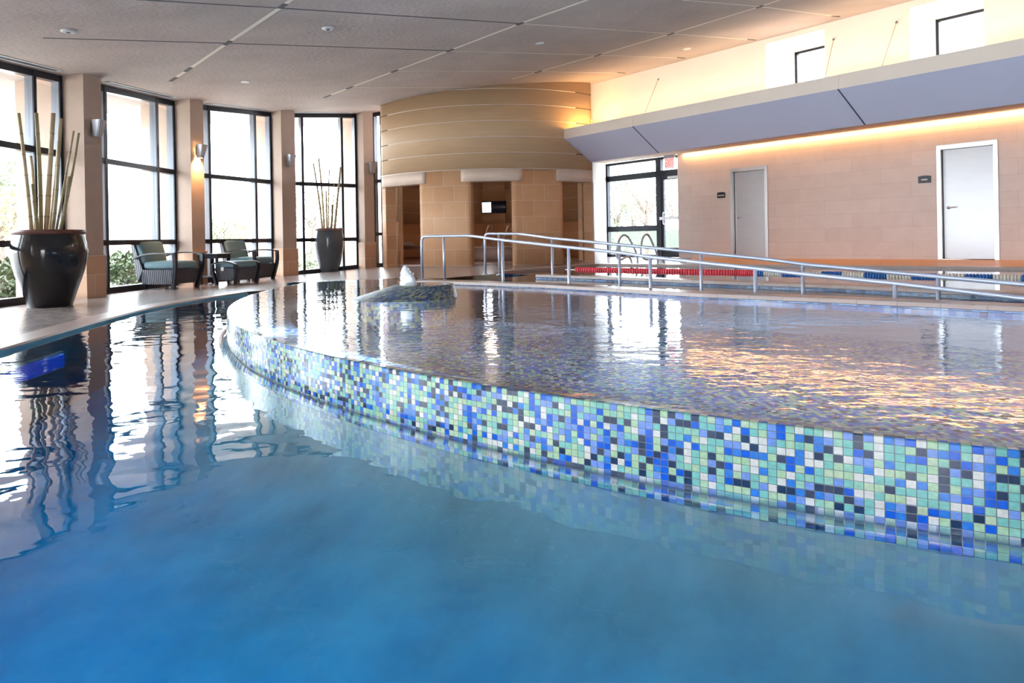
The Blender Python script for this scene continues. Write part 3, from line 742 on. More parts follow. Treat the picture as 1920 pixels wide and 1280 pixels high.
def bay(i, num, label, ab=None):
    a = PIL[i] + TD[i]*PW + OUT[i]*PD; b = PIL[i+1] + OUT[i+1]*PD if i+1 < len(PIL) else None
    if ab: a, b = ab
    d = (b-a); Ln = d.length; d.normalize(); o = Vector((-d.y, d.x, 0))
    zb = lambda s: max(deckz((a+d*s).x, (a+d*s).y), 0)
    z00 = min(zb(0), zb(Ln))
    m = MB()
    P = lambda s, q, z: a + d*s + o*q + Vector((0, 0, z))
    zc0, zc1 = [ceilz(*(a+d*s)[:2]) for s in (0, Ln)]
    def vert(s0, s1, mi=0, depth=FD):
        ze0 = ceilz(*(a+d*s0)[:2]); ze1 = ceilz(*(a+d*s1)[:2])
        # dark nosing on the room side, flanks behind paler: outside light put into their colour
        for q0, q1, mm in ((0, .022, 0), (.022, depth, 1)):
            m.hexa([P(s0, q0, z00-.1), P(s1, q0, z00-.1), P(s1, q1, z00-.1), P(s0, q1, z00-.1)], [P(s0, q0, ze0), P(s1, q0, ze1), P(s1, q1, ze1), P(s0, q1, ze0)], mm)
    vert(0, FW); vert(Ln-FW, Ln)
    ms = [Ln*.224, Ln*.78] if not ab else []
    for s in ms: vert(s-FW/2, s+FW/2)
    def horiz(zf0, zf1, h, depth=FD):
        m.hexa([P(0, .008, zf0-h/2), P(Ln, .008, zf1-h/2), P(Ln, depth, zf1-h/2), P(0, depth, zf0-h/2)], [P(0, .008, zf0+h/2), P(Ln, .008, zf1+h/2), P(Ln, depth, zf1+h/2), P(0, depth, zf0+h/2)], 0)
    horiz(z00+.86, z00+.86, .09); horiz(z00+2.24, z00+2.24, .09)
    horiz(zb(0)+.02, zb(Ln)+.02, .16); horiz(zc0-.045, zc1-.045, .11)
    fr = m.build('window_%d' % num, [M['bronze'], M['bronze_side']]); struct(fr, label, 'window')
    segs = [(FW, ms[0]-FW/2), (ms[0]+FW/2, ms[1]-FW/2), (ms[1]+FW/2, Ln-FW)] if ms else [(FW, Ln-FW)]
    zs = [(z00+.10, z00+.815), (z00+.905, z00+2.195), (z00+2.285, min(zc0, zc1)-.02)]
    for s0, s1 in segs:
        for za, zz in zs:
            g = MB(); g.hexa([P(s0, .075, za), P(s1, .075, za), P(s1, .083, za), P(s0, .083, za)], [P(s0, .075, zz), P(s1, .075, zz), P(s1, .083, zz), P(s0, .083, zz)])
            ob = g.build('pane', M['glass']); ob.parent = fr
    return a, b, d, o, Ln, zc0, zc1
wl = {0: 'glazed bay', 1: 'glazed bay', 2: 'glazed bay', 3: 'tall dark framed window behind the big bamboo pot', 4: 'tall dark framed window to the left of the first armchair',
      5: 'tall dark framed window behind the second armchair', 6: 'tall dark framed window behind the grey bamboo pot'}
BAYS = {}
for i in range(7): BAYS[i] = bay(i, {3: 1, 4: 2, 5: 3, 6: 4}.get(i, 20+i), wl[i])
# narrow last window between the fourth pilaster and the round room
_a, _b = V(701, 450, 18.1), V(719, 450, 17.95); _a.z = _b.z = 0
bay(7, 5, 'narrow slice of window beside the round room', (_a, _b))
# slot diffusers in the ceiling over each bay
for i, lb in ((3, 'long slot air grille in the ceiling over the window behind the big pot'), (4, 'long slot air grille over the window left of the first armchair'),
              (5, 'long slot air grille over the window behind the second armchair'), (6, 'long slot air grille over the window behind the grey pot')):
    a, b, d, o, Ln, z0, z1 = BAYS[i]
    s0, s1 = Ln*.12, Ln*.86; mid = a+d*(s0+s1)/2-o*.20
    t = empty('air_grille', (mid.x, mid.y, ceilz(mid.x, mid.y)))
    cz = lambda s, q: (lambda p: Vector((p.x, p.y, ceilz(p.x, p.y))))(a+d*s+o*q) - Vector(t.location)
    fm = MB()
    for q0, q1 in ((-.27, -.25), (-.15, -.13)):
        b4 = [cz(s0, q0), cz(s1, q0), cz(s1, q1), cz(s0, q1)]; fm.hexa([v-Vector((0, 0, .012)) for v in b4], b4)
    for s in (s0, s1-.02):
        b4 = [cz(s, -.27), cz(s+.02, -.27), cz(s+.02, -.13), cz(s, -.13)]; fm.hexa([v-Vector((0, 0, .012)) for v in b4], b4)
    part(fm, 'frame', M['grille'], t)
    fm = MB(); b4 = [cz(s0, -.25), cz(s1, -.25), cz(s1, -.15), cz(s0, -.15)]; fm.hexa([v-Vector((0, 0, .004)) for v in b4], b4); part(fm, 'slot_backing', M['joint'], t)
    for q in (-.225, -.20, -.175):
        fm = MB(); b4 = [cz(s0, q-.004), cz(s1, q-.004), cz(s1, q+.004), cz(s0, q+.004)]; fm.hexa([v-Vector((0, 0, .010)) for v in b4], [v-Vector((0, 0, .004)) for v in b4]); part(fm, 'blade', M['bronze_side'], t)
    tag(t, lb, 'air grille', 'slot air grilles over the windows')

# ------------------------------------------------------------------ wall sconces
def sconce(i, py, label, lit=False):
    p, tt, oo = PIL[i], TD[i], OUT[i]
    c = p + tt*PW*.50
    D = c.y; u, v = ray(proj_x(c), py); z = EYE+v*D
    t = empty('wall_sconce', (c.x, c.y, z)); n = -oo
    m = MB(); m.box(n*.012, (.09, .024, .16), 0, tt, n); part(m, 'back_plate', M['dark_frame'], t)
    m = MB()       # tapered metal shield leaning out, open above and below
    w1, w2 = .17, .10
    top, bot = n*.17 + Vector((0, 0, .13)), n*.10 + Vector((0, 0, -.13))
    e = n*.012
    m.hexa([bot-tt*w2/2, bot+tt*w2/2, bot+tt*w2/2+e, bot-tt*w2/2+e], [top-tt*w1/2, top+tt*w1/2, top+tt*w1/2+e, top-tt*w1/2+e])
    for s in (-1, 1):
        m.hexa([tt*s*w2/2+n*.02+Vector((0, 0, -.13)), tt*s*(w2/2+.008)+n*.02+Vector((0, 0, -.13)), bot+tt*s*(w2/2+.008), bot+tt*s*w2/2],
               [tt*s*w1/2+n*.05+Vector((0, 0, .13)), tt*s*(w1/2+.008)+n*.05+Vector((0, 0, .13)), top+tt*s*(w1/2+.008), top+tt*s*w1/2])
    part(m, 'shade', M['sconce'], t)
    m = MB(); m.lathe([(.0, -.03), (.022, -.02), (.022, .04), (0, .05)], 14, n*.06); part(m, 'bulb', M['sconce_lamp'] if lit else M['grille'], t)
    tag(t, label, 'wall light', 'sconces on the pilasters')
    if lit:
        L = bpy.data.lights.new('sconce_glow', 'SPOT'); L.energy = 70; L.color = (1, .52, .2); L.shadow_soft_size = .03; L.spot_size = radians(125); L.spot_blend = .6
        lo = bpy.data.objects.new('sconce_glow', L); COL.objects.link(lo); lo.location = c+n*.075+Vector((0, 0, z-.06)); lo.rotation_euler = (0, 0, 0)
def proj_x(p):
    return 960 + p.x/p.y*F
sconce(4, 241, 'unlit grey wall sconce on the pilaster beside the big bamboo pot')
sconce(5, 284, 'lit wall sconce with an orange glow, on the pilaster behind the armchairs', True)
sconce(6, 301, 'unlit grey wall sconce on the pilaster left of the grey bamboo pot')
sconce(7, 315, 'unlit grey wall sconce on the pilaster right of the grey bamboo pot')

# ------------------------------------------------------------------ rotunda
angs = lambda px: rot_at(px)
zF = .2
Z_TRIM, Z_LINT = 2.375, 2.10
a_l, a_r = rot_at(712), rot_at(1112)
def cyl(m, r, a0, a1, z0, z1, n=40, mi=0, zfun=None):
    base = len(m.v)
    for i in range(n+1):
        a = a0+(a1-a0)*i/n; x, y = ROT.x+r*cos(a), ROT.y+r*sin(a)
        m.v.append(Vector((x, y, z0))); m.v.append(Vector((x, y, zfun(x, y) if zfun else z1)))
    for i in range(n): m.face((base+2*i, base+2*i+2, base+2*i+3, base+2*i+1), mi, True)
def slab(m, r0, r1, a0, a1, z0, z1, n=16, mi=0, zfun=None):     # curved wall segment with thickness
    base = len(m.v)
    for i in range(n+1):
        a = a0+(a1-a0)*i/n
        for r in (r0, r1):
            x, y = ROT.x+r*cos(a), ROT.y+r*sin(a)
            m.v.append(Vector((x, y, z0))); m.v.append(Vector((x, y, zfun(x, y) if zfun else z1)))
    for i in range(n):
        b = base+4*i
        for f in ((0, 4, 5, 1), (2, 3, 7, 6), (1, 5, 7, 3), (0, 2, 6, 4)): m.face([b+k for k in f], mi, f in ((0, 4, 5, 1), (2, 3, 7, 6)))
    m.face([base, base+1, base+3, base+2], mi); b = base+4*n; m.face([b, b+2, b+3, b+1], mi)
rotuv = lambda co, n: (atan2(co.y-ROT.y, co.x-ROT.x)*RR if n.x*(co.x-ROT.x)+n.y*(co.y-ROT.y) > .5*hypot(co.x-ROT.x, co.y-ROT.y) else hypot(co.x-ROT.x, co.y-ROT.y), co.z+.14)
m = MB(); slab(m, RR, RR-.28, rot_at(717), rot_at(1112), Z_TRIM, 0, 60, 0, lambda x, y: ceilz(x, y)+.03)
for k in range(5):
    z = 2.74+.358*k; zt = min(ceilz(*(ROT+Vector((0, -RR, 0)))[:2]), 9)
    slab(m, RR+.004, RR-.02, rot_at(717), rot_at(1112), z-.006, z+.006, 60, 1)
    slab(m, RR+.006, RR-.02, rot_at(717), rot_at(730), z-.009, z+.009, 6, 2)
    slab(m, RR+.006, RR-.02, rot_at(1083), rot_at(1112), z-.010, z+.010, 6, 2)
slab(m, RR+.012, RR-.02, rot_at(717), rot_at(1112), Z_TRIM-.008, Z_TRIM+.008, 60, 1)
struct(m.build('wall_back', [M['clad'], M['clad_seam'], M['clad_gap']]), 'curved tan panelled upper wall of the round room with thin horizontal seams', 'wall')
piers = [(717, 724), (788, 884), (963, 1056)]
for k, (p0, p1) in enumerate(piers):
    m = MB(); slab(m, RR-.006, RR-.28, rot_at(p0), rot_at(p1), -.1, Z_TRIM-.008, 14)
    struct(m.build('wall_back', M['stone'], uvfn=rotuv), ['narrow stone jamb left of the first doorway of the round room', 'stone pier between the left and middle doorways of the round room', 'stone pier between the middle and right doorways of the round room'][k], 'pier')
for k, (p0, p1, q0, q1) in enumerate(((717.5, 799, 724, 788), (866, 981, 884, 963), (1045, 1112, 1056, 1112))):
    m = MB(); slab(m, RR+.008, RR-.28, rot_at(p0), rot_at(p1), Z_LINT, Z_TRIM-.008, 14)
    struct(m.build('trim_%d' % (8+k), M['lintel']), ['pale lintel over the left doorway of the round room', 'pale lintel over the middle doorway of the round room', 'pale lintel over the right doorway of the round room'][k], 'lintel')
# thick right jamb and the pale return wall running to the far window
aR = rot_at(1112); pR = Vector((ROT.x+RR*cos(aR), ROT.y+RR*sin(aR), 0)); wa = Q(1135, 440, QW+.1)
wa = Vector((wa.x, wa.y, 0)); dR = (wa-pR).normalized(); nR = Vector((-dR.y, dR.x, 0))
m = MB(); slab(m, RR-.006, RR-.28, aR-.002, aR+.014, -.1, Z_LINT, 2)
struct(m.build('wall_back', M['stone'], uvfn=rotuv), 'stone jamb on the right of the right doorway of the round room', 'pier')
m = MB(); m.prism([tuple((pR-nR*.012)[:2]), tuple((pR)[:2]), tuple(wa[:2]), tuple((wa-nR*.05)[:2])], -.1, 3.6)
struct(m.build('wall_back', M['return_wall']), 'pale return wall between the round room and the far window', 'wall')
# inside of the round room
RI = 2.75; ROTO = ROT; 
m = MB()
hole0, hole1 = 1.655, 1.335
ROT = Vector((-.65, 19.0, 0))
def inner(m, a0, a1, z0, z1, mi): slab(m, RI, RI+.12, a0, a1, z0, z1, 24, mi)
aw0, aw1 = radians(95.5), radians(80.5)
zw0, zw1 = 1.62, 1.97
inner(m, radians(222), aw0, 1.27, 2.9, 0); inner(m, aw1, radians(-32), 1.27, 2.9, 0)
inner(m, aw0, aw1, 1.27, zw0, 0); inner(m, aw0, aw1, zw1, 2.9, 0)
for z in (1.27, 1.62, 1.97, 2.32): 
    slab(m, RI-.006, RI+.02, radians(222), aw0, z-.006, z+.006, 30, 1); slab(m, RI-.006, RI+.02, aw1, radians(-32), z-.006, z+.006, 30, 1)
struct(m.build('wall_inner', [M['clad'], M['clad_seam']]), 'curved panelled wall inside the round room', 'wall')
m = MB(); inner(m, radians(222), radians(-32), -.1, 1.27, 0)
struct(m.build('wall_inner', M['stone'], uvfn=rotuv), 'stone dado inside the round room', 'wall')
m = MB(); base = 0
pp = [(ROT.x+(RI+.05)*cos(2*pi*k/48), ROT.y+(RI+.05)*sin(2*pi*k/48)) for k in range(48)]
m.prism(pp, 2.7, 2.75); struct(m.build('ceiling_inner', M['pilaster']), 'ceiling of the round room', 'ceiling')
m = MB(); pp = [(ROT.x+(RI+.1)*cos(2*pi*k/48), ROT.y+(RI+.1)*sin(2*pi*k/48)) for k in range(48)]
m.prism(pp, .0, .215); struct(m.build('floor_inner', M['coping'], uvfn=deckuv), 'floor of the round room', 'floor')
# small window in the inner wall
m = MB()
slab(m, RI-.012, RI+.1, aw0+.01, aw1-.01, zw0-.015, zw0+.02, 8); slab(m, RI-.012, RI+.1, aw0+.01, aw1-.01, zw1-.02, zw1+.015, 8)
slab(m, RI-.012, RI+.1, aw0+.012, aw0, zw0, zw1, 2); slab(m, RI-.012, RI+.1, aw1, aw1-.012, zw0, zw1, 2)
fr = struct(m.build('window_6', M['bronze']), 'small wide window in the back of the round room', 'window')
m = MB(); slab(m, RI+.05, RI+.055, aw0, aw1, zw0, zw1, 8); m.build('pane', M['glass']).parent = fr
m = MB(); slab(m, RI+.10, RI+.12, aw0+(aw1-aw0)*.37, aw1-.02, zw0, zw1, 8); m.build('blind', M['blind']).parent = fr
ROT = ROTO
# plunge basin, its grab rails, bench and towel
cb = Vector((-.42, 19.45, 0))
t = empty('plunge_basin', (cb.x, cb.y, .215))
m = MB(); m.lathe([(1.20, 0), (1.20, .36), (1.05, .36), (1.05, .02)], 40); part(m, 'basin_wall', M['basin'], t)
m = MB(); m.lathe([(1.22, .355), (1.225, .375), (1.03, .375), (1.03, .355)], 40); part(m, 'rim', M['clad_seam'], t)
tag(t, 'round plunge basin inside the middle doorway', 'basin')
m = MB(); m.lathe([(1.05, .0), (0, .005)], 40, (cb.x, cb.y, .5)); tag(m.build('basin_water', M['water_lap']), 'dark water in the plunge basin of the round room', 'water')
def grab(px0, lab):
    D0 = 18.25
    a = V(px0, 463, D0); b_ = V(px0+12.5, 423, D0+.25); c = V(px0+20, 424, D0+.5); d = V(px0+20.5, 448, D0+.62); e = V(px0+20.5, 466, D0+.62)
    a.z = .588
    t = empty('grab_rail', (a.x, a.y, a.z)); m = MB()
    m.tube(rounded([Vector((0, 0, 0)), b_-a, c-a, d-a, e-a], .09), .019, 10); part(m, 'tube', M['chrome'], t)
    m = MB(); m.lathe([(.04, -.008), (.04, .012), (.02, .016)], 14); part(m, 'flange', M['chrome'], t)
    tag(t, lab, 'grab rail', 'grab rails of the plunge basin')
grab(903, 'left chrome grab rail of the plunge basin in the middle doorway')
grab(940, 'right chrome grab rail of the plunge basin in the middle doorway')
c = V(768, 466, 18.9); c.z = .215
t = empty('wooden_bench', c, radians(8))
m = MB()
for k in range(5): m.box((0, -.17+.085*k, .42), (1.3, .075, .03))
part(m, 'seat', M['wood'], t)
for sx in (-.28, .6):
    for sy in (-.16, .16):
        m = MB(); m.box((sx, sy, .2025), (.05, .05, .405)); part(m, 'leg', M['wood'], t)
m = MB(); m.box((.16, -.16, .12), (.85, .03, .05)); m.box((.16, -.16, .375), (1.2, .03, .06)); part(m, 'stretcher', M['wood'], t)
tag(t, 'dark wooden bench inside the left doorway', 'bench')
c2 = Vector(c)+Vector((-.06, -.02, .436))
t = empty('towel', c2, radians(8))
m = MB(); m.rbox((0, 0, .03), (.34, .26, .055), .025, puff=.006); part(m, 'folded_layer', M['towel'], t)
m = MB(); m.rbox((.005, .005, .078), (.325, .24, .04), .018, puff=.005); part(m, 'folded_layer', M['towel'], t)
tag(t, 'folded pale towel lying on the wooden bench', 'towel')

# ------------------------------------------------------------------ right: beam, upper wall, lower wall
zfb = (Q(1920, 102, QF).z + Q(1052, 262, QF).z)/2; zft = (Q(1920, 73, QF).z + Q(1097, 233, QF).z)/2
zbe = (Q(1920, 192, QB).z + Q(1097, 306, QB).z)/2
zu = (Q(1290, 284, QW).z + Q(1920, 200, QW).z)/2
Lb = L_of(Q(1046, 255, QF)); Lbb = L_of(Q(1097, 306, QB))
def lrun(q, l0, l1, z): return QP(l0, q, z), QP(l1, q, z)
lf, lb_, lw = L_of(Q(1048, 250, QF)), L_of(Q(1097, 306, QB)), L_of(Q(1125, 310, QW))-1.2
m = MB(); zin = zft-.16
prof = [(QF, zft, lf), (QF, zfb, lf-.02), (QB, zbe, lb_), (QW+.3, zu+.01, lw), (QW+.3, zft+.1, lw), (QU, zin, lb_-.2), (QF+.08, zin, lf), (QF+.08, zft, lf)]
i0 = len(m.v)
for q, z, l in prof: m.v.append(QP(l, q, z))
for q, z, l in prof: m.v.append(QP(LEND, q, z))
k = len(prof)
for j in range(k): m.face((i0+j, i0+(j+1) % k, i0+k+(j+1) % k, i0+k+j), {0: 1, 1: 0, 2: 1}.get(j, 1))
m.face([i0+j for j in range(k)], 0); m.face([i0+k+j for j in range(k)][::-1], 0)
# panel joints on fascia and slanted face
for (x0, y0, x1, y1) in ((1186, 238, 1235, 287), (1571, 168, 1622, 234)):
    a = Q(x0, y0, QF); b = Q(x1, y1, QB); a.z = zfb; b.z = zbe; la = L_of(a); lb2 = L_of(b)
    pa, pb = QP(la, QF, zfb), QP(lb2, QB, zbe); nn = (pb-pa).cross(QL).normalized()
    if nn.z > 0: nn = -nn
    sd = QL*.011
    m.hexa([pa-sd, pa+sd, pb+sd, pb-sd], [pa-sd+nn*.004, pa+sd+nn*.004, pb+sd+nn*.004, pb-sd+nn*.004], 2)
    pa = QP(la, QF, zfb); pt = QP(la+.03, QF, zft); m.hexa([pa-sd*.6, pa+sd*.6, pt+sd*.6, pt-sd*.6], [v-QN*.003 for v in (pa-sd*.6, pa+sd*.6, pt+sd*.6, pt-sd*.6)], 3)
struct(m.build('wall_right', [M['beam_face'], M['fascia'], M['joint'], M['lintel']]), 'long sloped grey soffit beam running along the right wall', 'beam')
# upper wall with two deep clerestory openings
TQ = 13.0
def lq(px, q): u, _ = ray(px, 90); D = q/(QN.x*u+QN.y); return D*(u*QL.x+QL.y)
wins = [(lq(1493, TQ), lq(1546, QU), 93, 1520), (lq(1758, TQ), lq(1846, QU), 28, 1802)]
l = L_of(Q(1085, 200, QU))-.15
m = MB()
def wseg(l0, l1, z0, z1=None):
    zt = (lambda x, y: z1) if z1 is not None else (lambda x, y: ceilz(x, y)+.05)
    P4 = [QP(l0, QU, 0), QP(l1, QU, 0), QP(l1, TQ+.05, 0), QP(l0, TQ+.05, 0)]
    m.prism([(p.x, p.y) for p in P4], z0, zt)
for (l0, l1, yt, xm) in wins:
    wseg(l, l0, zin-.05); l = l1
    ztop = Q(xm, yt, TQ).z
    wseg(l0, l1, ztop)
wseg(l, LEND, zin-.05)
struct(m.build('wall_right', M['white_wall']), 'cream upper wall glowing above the beam', 'wall')
for n_, (l0, l1, yt, xm) in enumerate(wins):
    ztop = Q(xm, yt, TQ).z; zb0 = zin+.0
    m = MB(); fw = .045
    for a0, a1, z0, z1 in ((l0, l0+fw, zb0, ztop), (l1-fw, l1, zb0, ztop), (l0, l1, ztop-fw, ztop), (l0, l1, zb0, zb0+fw)):
        m.hexa([QP(a0, TQ-.06, z0), QP(a1, TQ-.06, z0), QP(a1, TQ+.02, z0), QP(a0, TQ+.02, z0)], [QP(a0, TQ-.06, z1), QP(a1, TQ-.06, z1), QP(a1, TQ+.02, z1), QP(a0, TQ+.02, z1)])
    fr = struct(m.build('window_%d' % (8+n_), M['bronze']), ['small square clerestory window high on the upper wall, nearer the middle', 'small square clerestory window high on the upper wall at far right'][n_], 'window')
    m = MB(); m.hexa([QP(l0+fw, TQ-.02, zb0+fw), QP(l1-fw, TQ-.02, zb0+fw), QP(l1-fw, TQ-.012, zb0+fw), QP(l0+fw, TQ-.012, zb0+fw)], [QP(l0+fw, TQ-.02, ztop-fw), QP(l1-fw, TQ-.02, ztop-fw), QP(l1-fw, TQ-.012, ztop-fw), QP(l0+fw, TQ-.012, ztop-fw)])
    m.build('pane', M['glass']).parent = fr
# tie rods
for (x0, y0, x1, y1, lb2) in ((1234, 149, 1208, 206, 'thin slanted tie rod on the upper wall nearest the round room'), (1563, 74, 1546, 118, 'thin slanted tie rod just right of the nearer clerestory window'), (1681, 42, 1653, 122, 'thin slanted tie rod midway between the two clerestory windows')):
    a = Q(x0, y0, QU-.02); b = Q(x1, y1, QF+.16); b.z = min(b.z, zft+.02)
    b = b + (b-a)*.12
    t = empty('tie_rod', a); m = MB(); m.tube([Vector((0, 0, 0)), b-a], .006, 8); part(m, 'rod', M['fascia'], t)
    m = MB(); m.lathe([(.02, -.006), (.022, .004), (.012, .02)], 12, axis=-QN); part(m, 'wall_plate', M['bronze_side'], t)
    tag(t, lb2, 'tie rod', 'tie rods of the beam')
# lower wall with two door openings
zwb = .0
dl = [(L_of(Q(1370, 400, QW)), L_of(Q(1440, 400, QW)), 1404, 313), (L_of(Q(1758, 400, QW)), L_of(Q(1873, 400, QW)), 1815, 267)]
m = MB(); l = WS
def lseg(l0, l1, z0, z1):
    P4 = [QP(l0, QW, 0), QP(l1, QW, 0), QP(l1, QW+.22, 0), QP(l0, QW+.22, 0)]; m.prism([(p.x, p.y) for p in P4], z0, z1)
for (l0, l1, xm, yt) in dl:
    lseg(l, l0, zwb, zu+.02); lseg(l0, l1, Q(xm, yt, QW).z, zu+.02); l = l1
lseg(l, LEND, zwb, zu+.02)
struct(m.build('wall_right', M['stone_wall'], uvfn=boxuv()), 'pinkish limestone block wall with two steel doors', 'wall')
for n_, (l0, l1, xm, yt) in enumerate(dl):
    zt = Q(xm, yt, QW).z; pm = QP((l0+l1)/2, QW, 0); zb0 = deckz(pm.x)+.002
    fw = .075
    m = MB()
    def hb(mm, a0, a1, q0, q1, z0, z1): mm.hexa([QP(a0, q0, z0), QP(a1, q0, z0), QP(a1, q1, z0), QP(a0, q1, z0)], [QP(a0, q0, z1), QP(a1, q0, z1), QP(a1, q1, z1), QP(a0, q1, z1)])
    hb(m, l0, l0+fw, QW-.018, QW+.16, zb0, zt); hb(m, l1-fw, l1, QW-.018, QW+.16, zb0, zt); hb(m, l0+fw, l1-fw, QW-.018, QW+.16, zt-fw*1.2, zt)
    dr = struct(m.build('door_%d' % (1+n_), M['steel_frame']), ['brushed steel door in the stone wall, nearer the glass exit', 'wide brushed steel door in the stone wall at far right'][n_], 'door')
    m = MB(); hb(m, l0+fw+.012, l1-fw-.004, QW+.07, QW+.115, zb0+.012, zt-fw*1.2-.006); lf_ = m.build('door_leaf', M['steel']); lf_.parent = dr
    m = MB(); hb(m, l0+fw, l1-fw, QW+.12, QW+.2, zb0, zt); q = m.build('dark_gap', M['joint']); q.parent = dr
    hz = zb0+1.02; hp = QP(l0+fw+.10, QW+.07, hz)
    m = MB(); m.lathe([(.032, 0), (.032, .012), (.014, .016), (.012, .05)], 14, hp, axis=-QN); m.tube([hp-QN*.05, hp-QN*.055+QL*.03, hp-QN*.05+QL*.13+Vector((0, 0, .006))], .011, 8)
    h_ = m.build('door_handle', M['chrome'] if n_ else M['chrome']); h_.parent = dr
# cove strip under the beam
m = MB(); l0 = L_of(Q(1300, 284, QW))
P4 = [QP(l0, QW-.03, 0), QP(LEND, QW-.03, 0), QP(LEND, QW-.008, 0), QP(l0, QW-.008, 0)]
t = empty('strip_light', QP((l0+LEND)/2, QW-.02, zu-.012))
m = MB(); hb(m, l0, LEND, QW-.045, QW-.012, zu-.022, zu-.006); o = m.build('lamp', M['strip']); o.parent = t; o.location = -Vector(t.location)
m = MB(); hb(m, l0-.02, LEND, QW-.06, QW-.002, zu-.006, zu+.004); o = m.build('channel', M['fascia']); o.parent = t; o.location = -Vector(t.location)
tag(t, 'long glowing strip light along the top of the stone wall', 'light')
def room_sign(x0, x1, y0, y1, lab, t0, t1, ty, th):
    a = Q(x0, (y0+y1)/2, QW); b = Q(x1, (y0+y1)/2, QW); la, lb2 = L_of(a), L_of(b); zb0 = Q((x0+x1)/2, y1, QW).z; zt0 = Q((x0+x1)/2, y0, QW).z
    c = QP((la+lb2)/2, QW, (zb0+zt0)/2); t = empty('room_sign', c)
    m = MB(); w_ = lb2-la; h_ = zt0-zb0; n_ = 10          # slightly arched top
    i0 = 0; top = [(-w_/2+w_*k/n_, h_/2*(.82+.18*sin(pi*k/n_))) for k in range(n_+1)]
    poly = [(-w_/2, -h_/2), (w_/2, -h_/2)] + top[::-1]
    for q in (-.014, -.002):
        for s, z in poly: m.v.append(QL*s+QN*q+Vector((0, 0, z)))
    k = len(poly); m.face(range(k)); m.face(list(range(k, 2*k))[::-1])
    for j in range(k): m.face((j, (j+1) % k, k+(j+1) % k, k+j))
    part(m, 'plate', M['black_sign'], t)
    m = MB(); s = -w_/2+w_*t0; e = -w_/2+w_*t1; rnd = random.Random(3)
    while s < e:
        cw = w_*rnd.choice((.032, .04, .045)); m.box(QL*(s+cw/2)+QN*(-.0155)+Vector((0, 0, ty*h_)), (cw*.74, .003, th*h_), 0, QL, QN); s += cw
    part(m, 'lettering', M['pale_ink'], t)
    tag(t, lab, 'sign', 'black room signs beside the steel doors')
room_sign(1722, 1746, 329, 343, 'small black room sign left of the wide steel door at far right', .25, .72, -.05, .17)
room_sign(1345, 1360, 360, 371, 'small black room sign left of the narrower steel door near the exit', .10, .88, -.06, .17)

# ------------------------------------------------------------------ far window with glass exit door
qa = QW+.14
la = L_of(Q(1140, 440, qa)); lm = L_of(Q(1238, 440, qa)); lr = L_of(Q(1276, 440, qa))+.75
zt = zu-.06
m = MB(); zb0 = .2
def fb(mm, a0, a1, z0, z1, q0=-.05, q1=.07, mi=0): mm.hexa([QP(a0, qa+q0, z0), QP(a1, qa+q0, z0), QP(a1, qa+q1, z0), QP(a0, qa+q1, z0)], [QP(a0, qa+q0, z1), QP(a1, qa+q0, z1), QP(a1, qa+q1, z1), QP(a0, qa+q1, z1)], mi)
zh = (Q(1140, 335, qa).z+Q(1232, 328, qa).z)/2; zl = (Q(1140, 433, qa).z+Q(1232, 424, qa).z)/2
fb(m, la-.09, la+.06, zb0-.1, zt); fb(m, lm-.09, lm+.09, zb0-.1, zt); fb(m, lr-.1, lr, zb0-.1, zt)
fb(m, la, lr, zt-.05, zt+.02); fb(m, la, lr, zh-.085, zh+.085); fb(m, la, lm, zl-.08, zl+.08); fb(m, la, lm, zb0-.1, zb0+.08)
fr = struct(m.build('window_7', M['bronze']), 'black framed far window looking out on the lawn', 'window')
for a0, a1, z0, z1 in ((la+.05, lm-.06, zb0+.08, zl-.06), (la+.05, lm-.06, zl+.06, zh-.06), (la+.05, lm-.06, zh+.06, zt-.05), (lm+.06, lr-.1, zh+.06, zt-.05)):
    m = MB(); fb(m, a0, a1, z0, z1, .0, .008); m.build('pane', M['glass']).parent = fr
m = MB()
d0, d1 = lm+.06, lr-.1
fb(m, d0+.004, d0+.11, zb0+.01, zh-.07, -.03, .03); fb(m, d1-.11, d1, zb0+.01, zh-.07, -.03, .03); fb(m, d0+.11, d1-.11, zb0+.01, zb0+.28, -.03, .03); fb(m, d0+.11, d1-.11, zh-.18, zh-.07, -.03, .03)
dr = struct(m.build('door_3', M['bronze']), 'black framed glass exit door beside the far window', 'door')
m = MB(); fb(m, d0+.11, d1-.11, zb0+.28, zh-.18, 0, .008); m.build('pane', M['glass']).parent = dr
zp = Q(1255, 409, qa).z
m = MB(); fb(m, d0+.0, d1, zp-.04, zp+.04, -.10, -.05); m.build('push_bar', M['steel_frame']).parent = dr
m = MB(); hp = QP(d0+.15, qa-.06, zp); m.tube(rounded([hp+Vector((0, 0, -.16)), hp+Vector((0, 0, -.16))-QN*.07, hp+Vector((0, 0, .16))-QN*.07, hp+Vector((0, 0, .16))], .03), .012, 8); m.build('pull_handle', M['chrome']).parent = dr
m = MB(); fb(m, d0+.3, d1-.1, zh-.16, zh-.10, -.09, -.03); m.build('door_closer', M['steel_frame']).parent = dr
